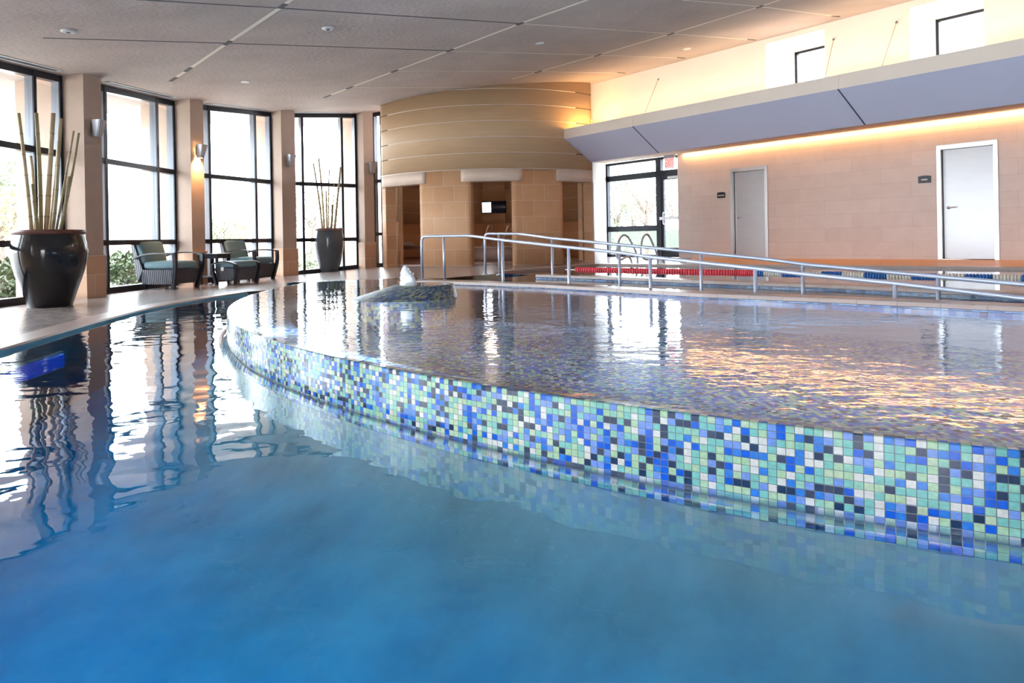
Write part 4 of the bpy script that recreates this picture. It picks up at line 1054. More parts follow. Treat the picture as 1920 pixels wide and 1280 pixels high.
# ceiling register over the far window
ce = Q(1200, 292, QW-.75); zz = ce.z
fq = lambda q: zbe + (zu+.01-zbe)*(q-QB)/(QW+.3-QB)
lc0, lc1 = L_of(Q(1172, 296, QW-.5)), L_of(Q(1236, 288, QW-.5))
t = empty('ceiling_register', QP((lc0+lc1)/2, QW-.6, fq(QW-.6)))
def rg(a0, a1, q0, q1, d0_, d1_): 
    mm = MB(); c = Vector(t.location)
    mm.hexa([QP(a0, q0, fq(q0)-d1_)-c, QP(a1, q0, fq(q0)-d1_)-c, QP(a1, q1, fq(q1)-d1_)-c, QP(a0, q1, fq(q1)-d1_)-c], [QP(a0, q0, fq(q0)-d0_)-c, QP(a1, q0, fq(q0)-d0_)-c, QP(a1, q1, fq(q1)-d0_)-c, QP(a0, q1, fq(q1)-d0_)-c]); return mm
part(rg(lc0, lc1, QW-.95, QW-.25, .0, .015), 'frame', M['white_wall'], t)
for k in range(3): part(rg(lc0+.06, lc1-.06, QW-.86+.2*k, QW-.74+.2*k, .015, .022), 'diffuser_slot', M['exit_body'], t)
tag(t, 'white slotted ceiling register above the far window', 'air register')
# exit sign
es = Q(1257, 306, QW-.12); t = empty('exit_sign', QP(L_of(es), QW-.12, es.z))
ex0 = L_of(Q(1247, 306, QW-.12))-L_of(es); ex1 = L_of(Q(1264, 306, QW-.12))-L_of(es); hh = .145
m = MB(); m.box(QL*(ex0+ex1)/2, (ex1-ex0, .03, hh*2), 0, QL, QN); part(m, 'panel', M['exit_body'], t)
m = MB(); m.box(QL*(ex0+ex1)/2+Vector((0, 0, hh+.055)), (ex1-ex0+.06, .07, .11), 0, QL, QN); part(m, 'canopy', M['exit_cap'], t)
cu = bpy.data.curves.new('EXIT', 'FONT'); cu.body = 'EXIT'; cu.align_x = 'CENTER'; cu.align_y = 'CENTER'; cu.extrude = .004; cu.offset = .004
to = bpy.data.objects.new('tmp', cu); COL.objects.link(to); bpy.context.view_layer.update()
me = bpy.data.meshes.new_from_object(to.evaluated_get(bpy.context.evaluated_depsgraph_get())); bpy.data.objects.remove(to)
xs = [v.co.x for v in me.vertices]; ys = [v.co.y for v in me.vertices]
sx = (ex1-ex0)*.86/(max(xs)-min(xs)); sy = hh*1.5/(max(ys)-min(ys))
for v in me.vertices: v.co = QL*(v.co.x*sx+(ex0+ex1)/2) + Vector((0, 0, v.co.y*sy)) - QN*(.018+v.co.z)
me.materials.clear(); me.materials.append(M['exit_red']); o = bpy.data.objects.new('lettering', me); COL.objects.link(o); o.parent = t
tag(t, 'EXIT sign with red letters above the glass door', 'exit sign')

# ------------------------------------------------------------------ lane rope
r0 = G(1072, 505.8, ZW); r1 = G(1320, 510.8, ZW); r2 = G(1920, 522.4, ZW)
r0 = G(1060, 505.2, ZW)
rd = (r2-r0); rd.z = 0; rlen = rd.length; rd.normalize()
t = empty('lane_rope', r0)
pitch = .047
m = MB(); m.tube([Vector((0, 0, .0)), rd*(rlen+1.2)], .008, 8); part(m, 'cable', M['white_plastic'], t)
def rope_s(px):
    u, _ = ray(px, 512); # intersection of sight line with rope in plan
    return (r0.x - u*r0.y)/(u*rd.y - rd.x)
cuts = [1080, 1368, 1400, 1433, 1467, 1502, 1541, 1579, 1621, 1663, 1710, 1757, 1810, 1862, 1915, 1975]
discs = []
for k in range(len(cuts)-1):
    s0, s1 = rope_s(cuts[k]), rope_s(cuts[k+1])
    nn_ = max(1, round((s1-s0)/pitch)) if k == 0 else 8
    for j in range(nn_): discs.append((s0+(s1-s0)*(j+.5)/nn_, 'red' if k == 0 else ('white_plastic', 'blue_plastic')[(k+1) % 2 == 1 and 0 or (k % 2 == 0)], (s1-s0)/nn_))
tmpl = {}
def disc_mesh(col, w):
    m = MB(); R = .052
    m.lathe([(.012, -w*.42), (R*.72, -w*.40), (R, -w*.18), (R, w*.18), (R*.72, w*.40), (.012, w*.42)], 16, axis=rd)
    return m
discs.sort(key=lambda d: -d[0])
for k, (s, col, w_) in enumerate(discs[:100]):
    if col not in tmpl:
        o = part(disc_mesh(col, .047), 'float_disc', M[col], t); tmpl[col] = o
    else:
        o = tmpl[col].copy(); COL.objects.link(o); o.parent = t
    o.location = rd*s
m = MB()
for s, col, w_ in discs[100:]:
    R = .052; m.lathe([(.012, -w_*.42), (R*.72, -w_*.40), (R, -w_*.18), (R, w_*.18), (R*.72, w_*.40), (.012, w_*.42)], 14, rd*s, axis=rd)
o = part(m, 'float_discs', M['red'], t); o['kind'] = 'stuff'
tag(t, 'lane rope of red, white and blue float discs on the lap pool', 'lane rope')

# ------------------------------------------------------------------ handrails over the ramp
def handrail(name, plan, tops, posts, label, r=.021):
    # plan: (px, D) knots giving the rail's run; tops: (px,py) along the rail; posts: (px, foot z)
    def Dat(px):
        for (x0, d0), (x1, d1) in zip(plan[:-1], plan[1:]):
            if x0 <= px <= x1: 
                t_ = (px-x0)/(x1-x0); return 1/((1-t_)/d0 + t_/d1)
        return plan[-1][1] if px > plan[-1][0] else plan[0][1]
    P = [V(x, y, Dat(x)) for x, y in tops]
    t = empty(name, (P[0].x, P[0].y, posts[0][1]))
    o0 = Vector(t.location)
    foot = Vector((P[0].x, P[0].y, posts[0][1]))
    m = MB(); m.tube(rounded([foot-o0] + [p-o0 for p in P], .10, 7), r, 12); part(m, 'rail', M['chrome'], t)
    def flange(p): 
        f = MB(); f.lathe([(.055, 0), (.055, .012), (.03, .02), (r, .03)], 18, p-o0); part(f, 'flange', M['chrome'], t)
    flange(foot)
    for px, zf in posts[1:]:
        D = Dat(px); k = max(i for i in range(len(tops)-1) if tops[i][0] <= px); f = (px-tops[k][0])/(tops[k+1][0]-tops[k][0])
        top = V(px, tops[k][1]+(tops[k+1][1]-tops[k][1])*f, D)
        m = MB(); m.tube([top-o0, Vector((top.x, top.y, zf))-o0], r*.9, 12); part(m, 'post', M['chrome'], t)
        if zf > .1: flange(Vector((top.x, top.y, zf)))
    tag(t, label, 'handrail', 'chrome handrails beside the ramp')
dA = G(790, 525, deckz(-1.4)).y
nd = lambda px, py, off: G(px, py, ZC).y+off
handrail('handrail', [(780, dA), (880, 10.0), (1020, nd(1020, 533, .36)), (1317, nd(1317, 549.5, .36)), (1560, nd(1560, 559, .36)), (1920, nd(1920, 574, .36)), (2300, 4.3)],
         [(790.5, 443.3), (880, 441.6), (942, 450), (1066, 463.4), (1160, 473), (1219, 481.6), (1416, 503), (1500, 513), (1678, 531), (1920, 559.5), (2010, 570.5)],
         [(790.5, deckz(-1.4)), (832, deckz(-1.1)), (942, -.3), (1066, -.3), (1219, -.3), (1416, -.3), (1678, -.3)], 'chrome ramp handrail nearer the spa, starting beside the fountain')
dB = G(908, 515, .2).y
handrail('handrail', [(900, dB), (975, 11.3), (1130, nd(1130, 519, -.30)), (1317, nd(1317, 526, -.34)), (1560, nd(1560, 534, -.34)), (1920, nd(1920, 550, -.34)), (2300, 5.1)],
         [(909, 437.8), (975, 438.3), (1035, 446.5), (1161, 458.5), (1315, 473.7), (1440, 486), (1505, 495), (1759, 518.7), (1920, 533), (2040, 544)],
         [(909, .2), (935, .2), (1035, -.3), (1161, -.3), (1314, -.3), (1505, -.3), (1759, -.3)], 'chrome ramp handrail farther from the spa, nearer the lap pool')

# ------------------------------------------------------------------ ladder rails at the lap pool
def loop_rail(pts, label):
    P = [V(x, y, D) for x, y, D in pts]; P[0].z = P[-1].z = deckz(P[0].x)+.004
    t = empty('ladder_rail', P[-1]); o0 = Vector(t.location)
    m = MB(); m.tube(spline([p-o0 for p in P], 6), .022, 10); part(m, 'tube', M['chrome'], t)
    for p in (P[0], P[-1]):
        f = MB(); f.lathe([(.055, -.003), (.055, .010), (.03, .018)], 16, p-o0); part(f, 'flange', M['chrome'], t)
    tag(t, label, 'ladder rail', 'looped ladder rails by the far window')
DL = G(1195, 494.5, .2).y
loop_rail([(1184.5, 494, DL), (1183, 487, DL), (1180, 482.5, DL-.05), (1175, 481.5, DL-.1), (1165, 486.5, DL-.2), (1159, 485, DL-.25), (1156, 478, DL-.25), (1158, 463, DL-.22), (1161, 450, DL-.2), (1165, 443.5, DL-.15), (1171, 440.5, DL-.1), (1177, 444, DL-.05), (1183, 453, DL), (1190, 467, DL+.02), (1194.5, 479, DL+.03), (1195.3, 487, DL+.03), (1195.5, 494, DL+.03)], 'left looped chrome ladder rail on the deck before the far window')
DL = G(1240, 495, .2).y
loop_rail([(1245.5, 494.8, DL), (1244, 489, DL), (1240.5, 484.5, DL-.05), (1232, 484, DL-.1), (1217, 486.3, DL-.2), (1209, 485.5, DL-.25), (1203.5, 480, DL-.25), (1201.2, 470, DL-.22), (1203, 455, DL-.2), (1206, 445, DL-.15), (1211.5, 439.3, DL-.1), (1217, 442.5, DL-.05), (1223, 455, DL), (1229, 469, DL+.02), (1232, 479, DL+.03), (1232.8, 487, DL+.03), (1233, 494.8, DL+.03)], 'right looped chrome ladder rail on the deck before the glass exit')

# ------------------------------------------------------------------ spa mound with bubbling jet
c0 = G(752, 556, ZR); 
mb_l, mb_r = G(662, 563, ZR), G(850, 552, ZR)
c0 = (mb_l+mb_r)/2; R0 = (mb_r-mb_l).length/2
t = empty('bubbler_mound', (c0.x, c0.y, ZR))
m = MB(); nA = 72; ex_ = (mb_r-mb_l).normalized()
rings = [(R0, Vector((0, 0, 0)), -.98), (R0, Vector((0, 0, 0)), 0.0), (R0*.58, ex_*R0*.39, .125), (R0*.55, ex_*R0*.40, .131), (R0*.48, ex_*R0*.40, .115), (0.001, ex_*R0*.40, .11)]
vv = [0]
for a, b in zip(rings[:-1], rings[1:]): vv.append(vv[-1]+hypot(a[0]-b[0], a[2]-b[2]))
for r_, off, z in rings:
    for k in range(nA): a = 2*pi*k/nA; m.v.append(off+Vector((r_*cos(a), r_*sin(a), z)))
for j in range(len(rings)-1):
    for k in range(nA):
        u0, u1 = k/nA*round(2*pi*R0/.030), (k+1)/nA*round(2*pi*R0/.030)
        m.face((j*nA+k, j*nA+(k+1) % nA, (j+1)*nA+(k+1) % nA, (j+1)*nA+k), 0, False, [(u0, vv[j]/.030), (u1, vv[j]/.030), (u1, vv[j+1]/.030), (u0, vv[j+1]/.030)])
part(m, 'tiled_shell', M['mosaic_dark'], t)
m = MB(); m.lathe([(R0*.54, .1295), (0, .1335)], 48, ex_*R0*.40); part(m, 'water_film', M['water_spa'], t)
tag(t, 'low dark mosaic mound in the spa, water brimming over its top', 'bubbler')
jb = Vector((c0.x, c0.y, 0)) + ex_*R0*.02 + Vector((0, R0*.30, 0))
jt = V(763, 497, jb.y); jb.x = V(763, 520, jb.y).x
t = empty('fountain_jet', (jb.x, jb.y, ZR+.05)); H = jt.z-ZR-.05
m = MB(); rnd = random.Random(11); n_ = 20; prof = [(.092, 0), (.092, .12), (.086, .3), (.075, .5), (.058, .7), (.036, .86), (.018, .95), (.003, 1)]
for r_, z in prof:
    for k in range(n_):
        a = 2*pi*k/n_; w_ = 1+.18*sin(a*3+z*9)+rnd.uniform(-.10, .10)
        m.v.append(Vector((r_*w_*cos(a)+(.02*sin(z*5)), r_*w_*sin(a), z*H)))
for j in range(len(prof)-1):
    for k in range(n_): m.face((j*n_+k, j*n_+(k+1) % n_, (j+1)*n_+(k+1) % n_, (j+1)*n_+k), 0, True)
part(m, 'water_column', M['foam'], t)
m = MB()
for k in range(26):
    a = rnd.uniform(0, 2*pi); z = rnd.uniform(.1, 1.0); rr_ = (.1*(1-z*.75)+.012)*rnd.uniform(.9, 1.25)
    m.lathe([(0, -.008), (.007, -.004), (.007, .004), (0, .009)], 7, (rr_*cos(a), rr_*sin(a), z*H))
o = part(m, 'droplets', M['foam'], t); o['kind'] = 'stuff'
tag(t, 'white bubbling fountain jet rising behind the mosaic mound', 'fountain jet')

# ------------------------------------------------------------------ pots and bamboo
def pot(p, prof, mat, rimmat, label):
    t = empty('planter_pot', p)
    H = prof[-1][1]; Rr = prof[-1][0]
    m = MB(); m.lathe(spl(prof), 56); part(m, 'body', mat, t)
    m = MB(); m.lathe([(Rr-.005, H-.012), (Rr+.022, H-.004), (Rr+.028, H+.03), (Rr+.012, H+.052), (Rr-.05, H+.052), (Rr-.06, H+.02)], 56); part(m, 'rim', rimmat, t)
    m = MB(); m.lathe([(Rr-.04, H-.05), (0, H-.045)], 40); part(m, 'soil', M['soil'], t)
    tag(t, label, 'plant pot'); return t
def spl(prof): return [(p.x, p.y) for p in spline([(r, z, 0) for r, z in prof], 5)]
p1 = Pd(77, 577); p1.y += .22; p1 = Vector((p1.x-.02, p1.y, 0)); p1.z = deckz(p1.x, p1.y)
pot(p1, [(.245, 0), (.262, .02), (.33, .24), (.405, .47), (.445, .68), (.445, .80), (.42, .92), (.405, .985)], M['pot'], M['pot_rim'], 'big glossy black glazed pot holding tall bamboo canes, at far left')
p2 = Pd(613.5, 510); p2.y += .2; p2.z = deckz(p2.x, p2.y)
pot(p2, [(.215, 0), (.235, .03), (.30, .28), (.35, .55), (.365, .75), (.36, .90), (.345, 1.0), (.338, 1.04)], M['pot_grey'], M['pot_rim_grey'], 'grey glazed pot with slim bamboo canes in front of the fourth window')
def cane(bx, by, tx, ty, D, r, col, label, group, zf, dD=0):
    b = V(bx, by, D); b.z = zf; tp = V(tx, ty, D+dD)
    d = tp-b; t = empty('bamboo_cane', b)
    n_ = max(3, int(d.length/.27)); pts = []; rr_ = []; sd = d.cross(Vector((0, 1, 0))).normalized()
    m = MB(); bow = random.uniform(-.02, .02); sd_n = []
    ss_ = sorted([k/n_*d.length for k in range(1, n_)]); cuts_ = [0]
    for q in ss_: cuts_ += [q-.016, q-.006, q+.006, q+.016]
    cuts_.append(d.length)
    for c_ in cuts_:
        s_ = c_/d.length; pts.append(d*s_+sd*bow*sin(pi*s_)); rr_.append(r*(1.02-.22*s_)*(1.13 if any(abs(c_-q) < .01 for q in ss_) else 1))
    m.tube(pts, r, 10, rr=rr_)
    for k in range(len(cuts_)-1):
        if any(abs((cuts_[k]+cuts_[k+1])/2-q) < .003 for q in ss_):
            for j in range(10): m.mi[k*10+j] = 1
    o = m.build('culm', [M[col], M['bamboo_node']]); o.parent = t
    tag(t, label, 'bamboo cane', group)
D1_ = p1.y
G1 = 'bamboo canes in the big black pot'
for bx, by, tx, ty, off, r, col, lb2 in (
    (60, 428, 35, 212, -.10, .026, 'bamboo', 'tall bamboo cane leaning left, leftmost in the big black pot'),
    (66, 428, 58, 292, .12, .022, 'bamboo', 'shorter pale bamboo cane standing behind the others, left part of the black pot'),
    (72, 429, 61, 345, -.22, .026, 'bamboo_green', 'short stubby bamboo cane near the front of the black pot'),
    (76, 428, 68, 212, .0, .030, 'bamboo_green', 'tall upright olive bamboo cane, second tall one from the left in the black pot'),
    (86, 428, 100, 212, .04, .034, 'bamboo', 'thickest tall bamboo cane in the middle of the black pot'),
    (94, 428, 114.5, 222, -.12, .030, 'bamboo', 'tall tan bamboo cane leaning right, next to the thickest cane'),
    (97, 428, 110.5, 266, -.2, .024, 'bamboo_green', 'mid height bamboo cane crossing in front of the right leaning tan one'),
    (103, 428, 138.5, 245, .10, .016, 'bamboo', 'slim bamboo cane leaning far right in the black pot, left one of the thin pair'),
    (109, 428, 148, 249, .02, .019, 'bamboo_green', 'rightmost bamboo cane in the black pot, leaning farthest right'),
    (112, 429, 131, 330, -.12, .022, 'bamboo_green', 'short bamboo cane leaning right below the thin pair')):
    cane(bx, by, tx, ty, D1_+off, r, col, lb2, G1, p1.z+.94)
G2 = 'bamboo canes in the grey pot'; D2_ = p2.y
for bx, by, tx, ty, off, r, col, lb2 in (
    (605, 428, 587.5, 306, -.08, .024, 'bamboo', 'leftmost bamboo cane leaning left in the grey pot'),
    (608, 428, 597.5, 296, .08, .026, 'bamboo', 'tallest bamboo cane of the grey pot, second from the left'),
    (613, 428, 611, 358, -.1, .022, 'bamboo', 'short bamboo cane near the middle of the grey pot'),
    (616, 428, 617.5, 318, .05, .018, 'bamboo', 'upright slim bamboo cane in the middle of the grey pot'),
    (620, 428, 622.5, 383, -.15, .026, 'bamboo_green', 'shortest bamboo cane at the front of the grey pot'),
    (622, 428, 626.8, 312, .06, .012, 'bamboo', 'thinnest bamboo cane of the grey pot'),
    (627, 428, 639, 313, -.04, .030, 'bamboo', 'thick rightmost bamboo cane leaning right in the grey pot')):
    cane(bx, by, tx, ty, D2_+off, r, col, lb2, G2, p2.z+1.0)

# ------------------------------------------------------------------ lounge furniture (local x forward, y across)
def armchair(p, rz, label):
    t = empty('armchair', p, rz)
    W, Dp = .74, .78
    m = MB()      # wicker tub: flared side and front panels
    bz, tz = .095, .36
    b4 = [(-.34, -.30), (.30, -.30), (.30, .30), (-.34, .30)]; t4 = [(-.38, -.345), (.36, -.345), (.36, .345), (-.38, .345)]
    m.hexa([Vector((x, y, bz)) for x, y in b4], [Vector((x, y, tz)) for x, y in t4]); part(m, 'wicker_base', M['wicker'], t)
    m = MB()      # leaning back
    m.hexa([Vector((-.40, -.345, .14)), Vector((-.30, -.345, .36)), Vector((-.30, .345, .36)), Vector((-.40, .345, .14))],
           [Vector((-.56, -.325, .885)), Vector((-.515, -.325, .89)), Vector((-.515, .325, .89)), Vector((-.56, .325, .885))]); part(m, 'backrest', M['wicker'], t)
    m = MB(); m.bar((-.537, -.335, .893), (-.537, .335, .893), .055, .022); part(m, 'top_rail', M['dark_frame'], t)
    m = MB(); m.rbox((.02, 0, .435), (.70, .60, .13), .05, seg=4, puff=.02); part(m, 'seat_cushion', M['cushion'], t)
    ez = Vector((-.27, 0, .963)).normalized(); ey = Vector((0, 1, 0)); ex = ey.cross(ez)
    m = MB(); m.rbox(Vector((-.385, 0, .665)), (.13, .60, .42), .055, 0, ex, ey, ez, seg=4, puff=.0); part(m, 'back_cushion', M['cushion'], t)
    for s in (-1, 1):
        pts = spline([Vector((-.46, s*.355, .565)), Vector((-.25, s*.365, .63)), Vector((0, s*.372, .655)), Vector((.25, s*.376, .648)), Vector((.405, s*.378, .628))], 6)
        m = MB(); m.sweep(pts, [(-.032, -.012), (.032, -.012), (.032, .012), (-.032, .012)]); part(m, 'armrest', M['dark_frame'], t)
        fp = spline([Vector((.395, s*.376, .63)), Vector((.40, s*.37, .42)), Vector((.36, s*.345, .20)), Vector((.31, s*.315, .0))], 5)
        m = MB(); m.sweep(fp, [(-.028, -.03), (.028, -.03), (.028, .03), (-.028, .03)], Vector((1, 0, 0))); part(m, 'leg', M['dark_frame'], t)
        m = MB(); m.hexa([Vector((-.30+x*.018, s*.28+y*.018, 0)) for x, y in ((-1, -1), (1, -1), (1, 1), (-1, 1))], [Vector((-.30+x*.032, s*.28+y*.032, .11)) for x, y in ((-1, -1), (1, -1), (1, 1), (-1, 1))]); part(m, 'leg', M['dark_frame'], t)
    tag(t, label, 'armchair', 'wicker armchairs by the windows'); return t
f1 = Pd(325, 543); ang1 = atan2(-.21, .97)
def place(foot, ang, lx, ly): # put the local point (lx,ly) on foot
    return Vector((foot.x-(lx*cos(ang)-ly*sin(ang)), foot.y-(lx*sin(ang)+ly*cos(ang)), 0))
a1 = place(f1, ang1, .31, -.315); a1.z = deckz(a1.x, a1.y)
armchair(a1, ang1, 'wicker armchair with teal cushions, the nearer one, in front of the second window')
f2 = Pd(511, 523.5); ang2 = atan2(-.32, .95)
a2 = place(f2, ang2, .31, .315); a2.z = deckz(a2.x, a2.y)
armchair(a2, ang2, 'wicker armchair with teal cushions, the farther one, beside the ottoman')
f3 = Pd(441, 534.5); a3 = place(f3, ang2, .22, -.30); a3.z = deckz(a3.x, a3.y)
t = empty('ottoman', a3, ang2)
m = MB(); m.hexa([Vector((x, y, .095)) for x, y in ((-.21, -.28), (.21, -.28), (.21, .28), (-.21, .28))], [Vector((x, y, .33)) for x, y in ((-.25, -.325), (.25, -.325), (.25, .325), (-.25, .325))]); part(m, 'wicker_base', M['wicker'], t)
m = MB(); m.rbox((0, 0, .395), (.50, .62, .12), .045, seg=4, puff=.018); part(m, 'cushion', M['cushion'], t)
for s in (-1, 1):
    pts = spline([Vector((-.29, s*.342, .40)), Vector((-.12, s*.350, .452)), Vector((.12, s*.350, .452)), Vector((.29, s*.342, .40))], 6)
    m = MB(); m.sweep(pts, [(-.028, -.011), (.028, -.011), (.028, .011), (-.028, .011)]); part(m, 'side_rail', M['dark_frame'], t)
    for q in (-1, 1):
        fp = spline([Vector((q*.275, s*.345, .41)), Vector((q*.27, s*.335, .25)), Vector((q*.22, s*.30, .0))], 5)
        m = MB(); m.sweep(fp, [(-.026, -.026), (.026, -.026), (.026, .026), (-.026, .026)], Vector((1, 0, 0))); part(m, 'leg', M['dark_frame'], t)
m = MB(); m.box((-.05, -.335, .315), (.06, .004, .07)); part(m, 'care_tag', M['tag'], t)
tag(t, 'dark wicker ottoman with a teal cushion in front of the farther armchair', 'ottoman')
tp = V(424, 480, 14.0); t = empty('side_table', (-5.98, 13.93, deckz(-5.98, 13.9)), ang2*.4)
m = MB(); m.rbox((0, 0, .60), (.44, .52, .03), .008); part(m, 'table_top', M['dark_frame'], t)
m = MB(); m.box((0, 0, .55), (.38, .46, .07)); part(m, 'apron', M['dark_frame'], t)
m = MB(); m.rbox((0, 0, .16), (.34, .42, .025), .006); part(m, 'shelf', M['bronze_side'], t)
for sx in (-1, 1):
    for sy in (-1, 1):
        m = MB(); m.hexa([Vector((sx*.17+x*.02, sy*.21+y*.02, 0)) for x, y in ((-1, -1), (1, -1), (1, 1), (-1, 1))], [Vector((sx*.175+x*.024, sy*.215+y*.024, .585)) for x, y in ((-1, -1), (1, -1), (1, 1), (-1, 1))]); part(m, 'leg', M['dark_frame'], t)
tag(t, 'dark square side table between the two armchairs', 'side table')

# ------------------------------------------------------------------ outdoors
q_x = QP(LEND, QU, 0).x + .2
m = MB()
_in = [(p+o_*(PD+.10)+t_*.2) for p, o_, t_ in zip(PIL, OUT, TD)] + [Vector((-1.6, 22.0, 0)), Vector((2.0, 22.8, 0)), QP(WS-.3, QW+.20, 0), QP(WS+4, QW+.25, 0), QP(LEND, QW+.4, 0), Vector((q_x, -5.2, 0)), Vector((-4.6, -5.2, 0))]
_in.append(_in[0]); gc = Vector((0, 9, 0))
for a, b in zip(_in[:-1], _in[1:]):
    for k0, k1 in ((1, 1.6), (1.6, 4), (4, 14)):
        f = lambda v, k: gc+(v-gc)*k+Vector((0, 0, -.16))
        m.quad(f(a, k0), f(b, k0), f(b, k1), f(a, k1))
i0 = len(m.v); m.v += [v-Vector((0, 0, 1.2)) + (gc-v)*-.02 for v in [Vector((p.x, p.y, -.16)) for p in _in[:-1]]]; m.face(range(i0, len(m.v)))
for j in range(len(_in)-1): k2 = (j+1) % (len(_in)-1); m.quad(Vector((_in[j].x, _in[j].y, -.16)), Vector((_in[k2].x, _in[k2].y, -.16)), m.v[i0+k2], m.v[i0+j])
struct(m.build('ground', M['ground']), 'bright outdoor ground', 'ground')
m = MB()
for i in range(2, 7):
    a, b, d, o, Ln, _, _ = BAYS[i]
    m.quad(a-d*.5+o*.35+Vector((0, 0, -.15)), b+d*.5+o*.35+Vector((0, 0, -.15)), b+d*.5+o*2.6+Vector((0, 0, -.15+.002*i)), a-d*.5+o*2.6+Vector((0, 0, -.15+.002*i)))
struct(m.build('mulch_bed', M['mulch']), 'mulch bed outside the windows', 'ground')
def foliage(m, c, rx, rz, n, leaf, seed, mi=0):
    r_ = random.Random(seed)
    for k in range(n):
        th, ph = r_.uniform(0, 2*pi), math.acos(r_.uniform(-1, 1)); q = r_.uniform(.35, 1)**.5
        bump_ = 1+.22*sin(th*3+seed)+.18*sin(ph*5+seed)
        p = Vector(c)+Vector((rx*q*bump_*sin(ph)*cos(th), rx*q*bump_*sin(ph)*sin(th), rz*q*cos(ph)))
        d1 = Vector((r_.uniform(-1, 1), r_.uniform(-1, 1), r_.uniform(-.6, 1))).normalized(); d2 = d1.orthogonal().normalized(); L_ = leaf*r_.uniform(.6, 1.3)
        m.quad(p, p+d1*L_*.5+d2*L_*.22, p+d1*L_, p+d1*L_*.5-d2*L_*.22, mi)
def shrub(x, y, rx, h, label, mat='leaf', seed=1, n=900):
    t = empty('shrub', (x, y, -.15)); m = MB(); foliage(m, (0, 0, h*.55), rx, h*.5, n, .12, seed); part(m, 'foliage', M[mat], t)
    m = MB(); r_ = random.Random(seed+50)
    for k in range(7): m.tube([Vector((0, 0, 0)), Vector((r_.uniform(-.5, .5)*rx, r_.uniform(-.5, .5)*rx, h*.6))], .012, 6)
    part(m, 'stems', M['bark'], t); tag(t, label, 'shrub', 'shrubs outside the windows')
def outside(px, D, ): u, _ = ray(px, 480); return u*D, D
for px, D, rx, h, lb2, mat, sd_ in ((236, 14.6, .62, .78, 'green shrub outside the window left of the first armchair', 'leaf', 3),
    (268, 18.2, .55, .75, 'paler green shrub just behind, seen left of the first armchair', 'leaf_pale', 4),
    (208, 16.6, .5, .7, 'grey green shrub at the left edge of the second window', 'leaf_pale', 5),
    (6, 11.5, .55, .72, 'green shrub outside the first window, left of the big pot', 'leaf', 6), (16, 13.6, .5, .6, 'pale shrub outside the first window, close behind the pot', 'leaf_pale', 7),
    (576, 22.5, .7, .6, 'low shrub outside the fourth window, left of the grey pot', 'leaf_pale', 8),
    (1160, 26, 1.0, .9, 'green shrub on the lawn outside the far window, behind the left ladder rail', 'leaf', 9)):
    x, y = outside(px, D); shrub(x, y, rx, h, lb2, mat, sd_)
def tree(px, D, H, rx, label, mat, seed, n=1500, bare=False):
    x, y = outside(px, D); t = empty('tree', (x, y, -.16)); r_ = random.Random(seed)
    m = MB(); m.tube([Vector((0, 0, 0)), Vector((.05, 0, H*.35)), Vector((0, .05, H*.7))], .1, 8, rr=[H*.028, H*.02, H*.008])
    for k in range(16 if bare else 9):
        a = r_.uniform(0, 2*pi); z0 = H*r_.uniform(.25, .5); e = Vector((cos(a)*rx*r_.uniform(.5, .95), sin(a)*rx*r_.uniform(.5, .95), H*r_.uniform(.55, .98)))
        mid_ = Vector((e.x*.4, e.y*.4, (z0+e.z)/2+.1)); m.tube([Vector((0, 0, z0)), mid_, e], .03, 6, rr=[H*.011, H*.007, H*.003])
        for q in range(3):
            b_ = mid_.lerp(e, r_.uniform(.2, .8)); m.tube([b_, b_+Vector((r_.uniform(-.4, .4)*rx, r_.uniform(-.4, .4)*rx, r_.uniform(.1, .25)*H))], .01, 5, rr=[H*.004, H*.0015])
    part(m, 'trunk', M['bark'], t)
    m = MB(); foliage(m, (0, 0, H*.66), rx*.95, H*.33, n, .28, seed); part(m, 'crown', M[mat], t)
    tag(t, label, 'tree', 'trees outside the windows')
tree(4, 30, 3.6, 2.2, 'yellow leaved tree outside the first window at far left', 'leaf_yellow', 21)
tree(26, 36, 5.6, 1.6, 'grey green tree outside the first window, above the rim of the pot', 'leaf_pale', 22)
tree(412, 52, 3.0, 2.0, 'round pale tree far outside the third window', 'leaf_pale', 23)
tree(438, 56, 2.6, 1.4, 'small yellowish tree far outside the third window', 'leaf_yellow', 24)
tree(585, 46, 4.4, 2.6, 'pale tree outside the fourth window left of the grey pot', 'leaf_pale', 25, 1100)
tree(1213, 34, 4.2, 2.0, 'bare branched tree in the middle of the far window', 'leaf_pale', 26, 60, True)
tree(1158, 46, 4.6, 2.4, 'green tree at the left edge of the far window', 'leaf', 27, 1100)
tree(1186, 62, 5.2, 2.6, 'thin twiggy tree left of the bare branched tree', 'leaf_pale', 28, 350, True)
tree(1262, 74, 8, 3.6, 'pale green tree seen through the glass exit door', 'leaf_pale', 29, 1200)
x0, y0 = outside(1120, 60); x1, y1 = outside(1300, 56)
m = MB(); m.bar((x0, y0, .5), (x1, y1, .5), 1.2, 1.5); 
tag(m.build('hedge', M['hedge']), 'long low clipped hedge across the far lawn', 'hedge')
x0, y0 = outside(380, 40); x1, y1 = outside(500, 44)
t = empty('fence', (x0, y0, -.16)); d = Vector((x1-x0, y1-y0, 0))
for k in range(9): m = MB(); m.box(d*k/8+Vector((0, 0, .6)), (.08, .08, 1.2)); part(m, 'post', M['fence'], t)
for z in (.35, .75, 1.1): m = MB(); m.bar(Vector((0, 0, z)), d+Vector((0, 0, z)), .05, .07); part(m, 'rail', M['fence'], t)
tag(t, 'white rail fence far outside the third window', 'fence')
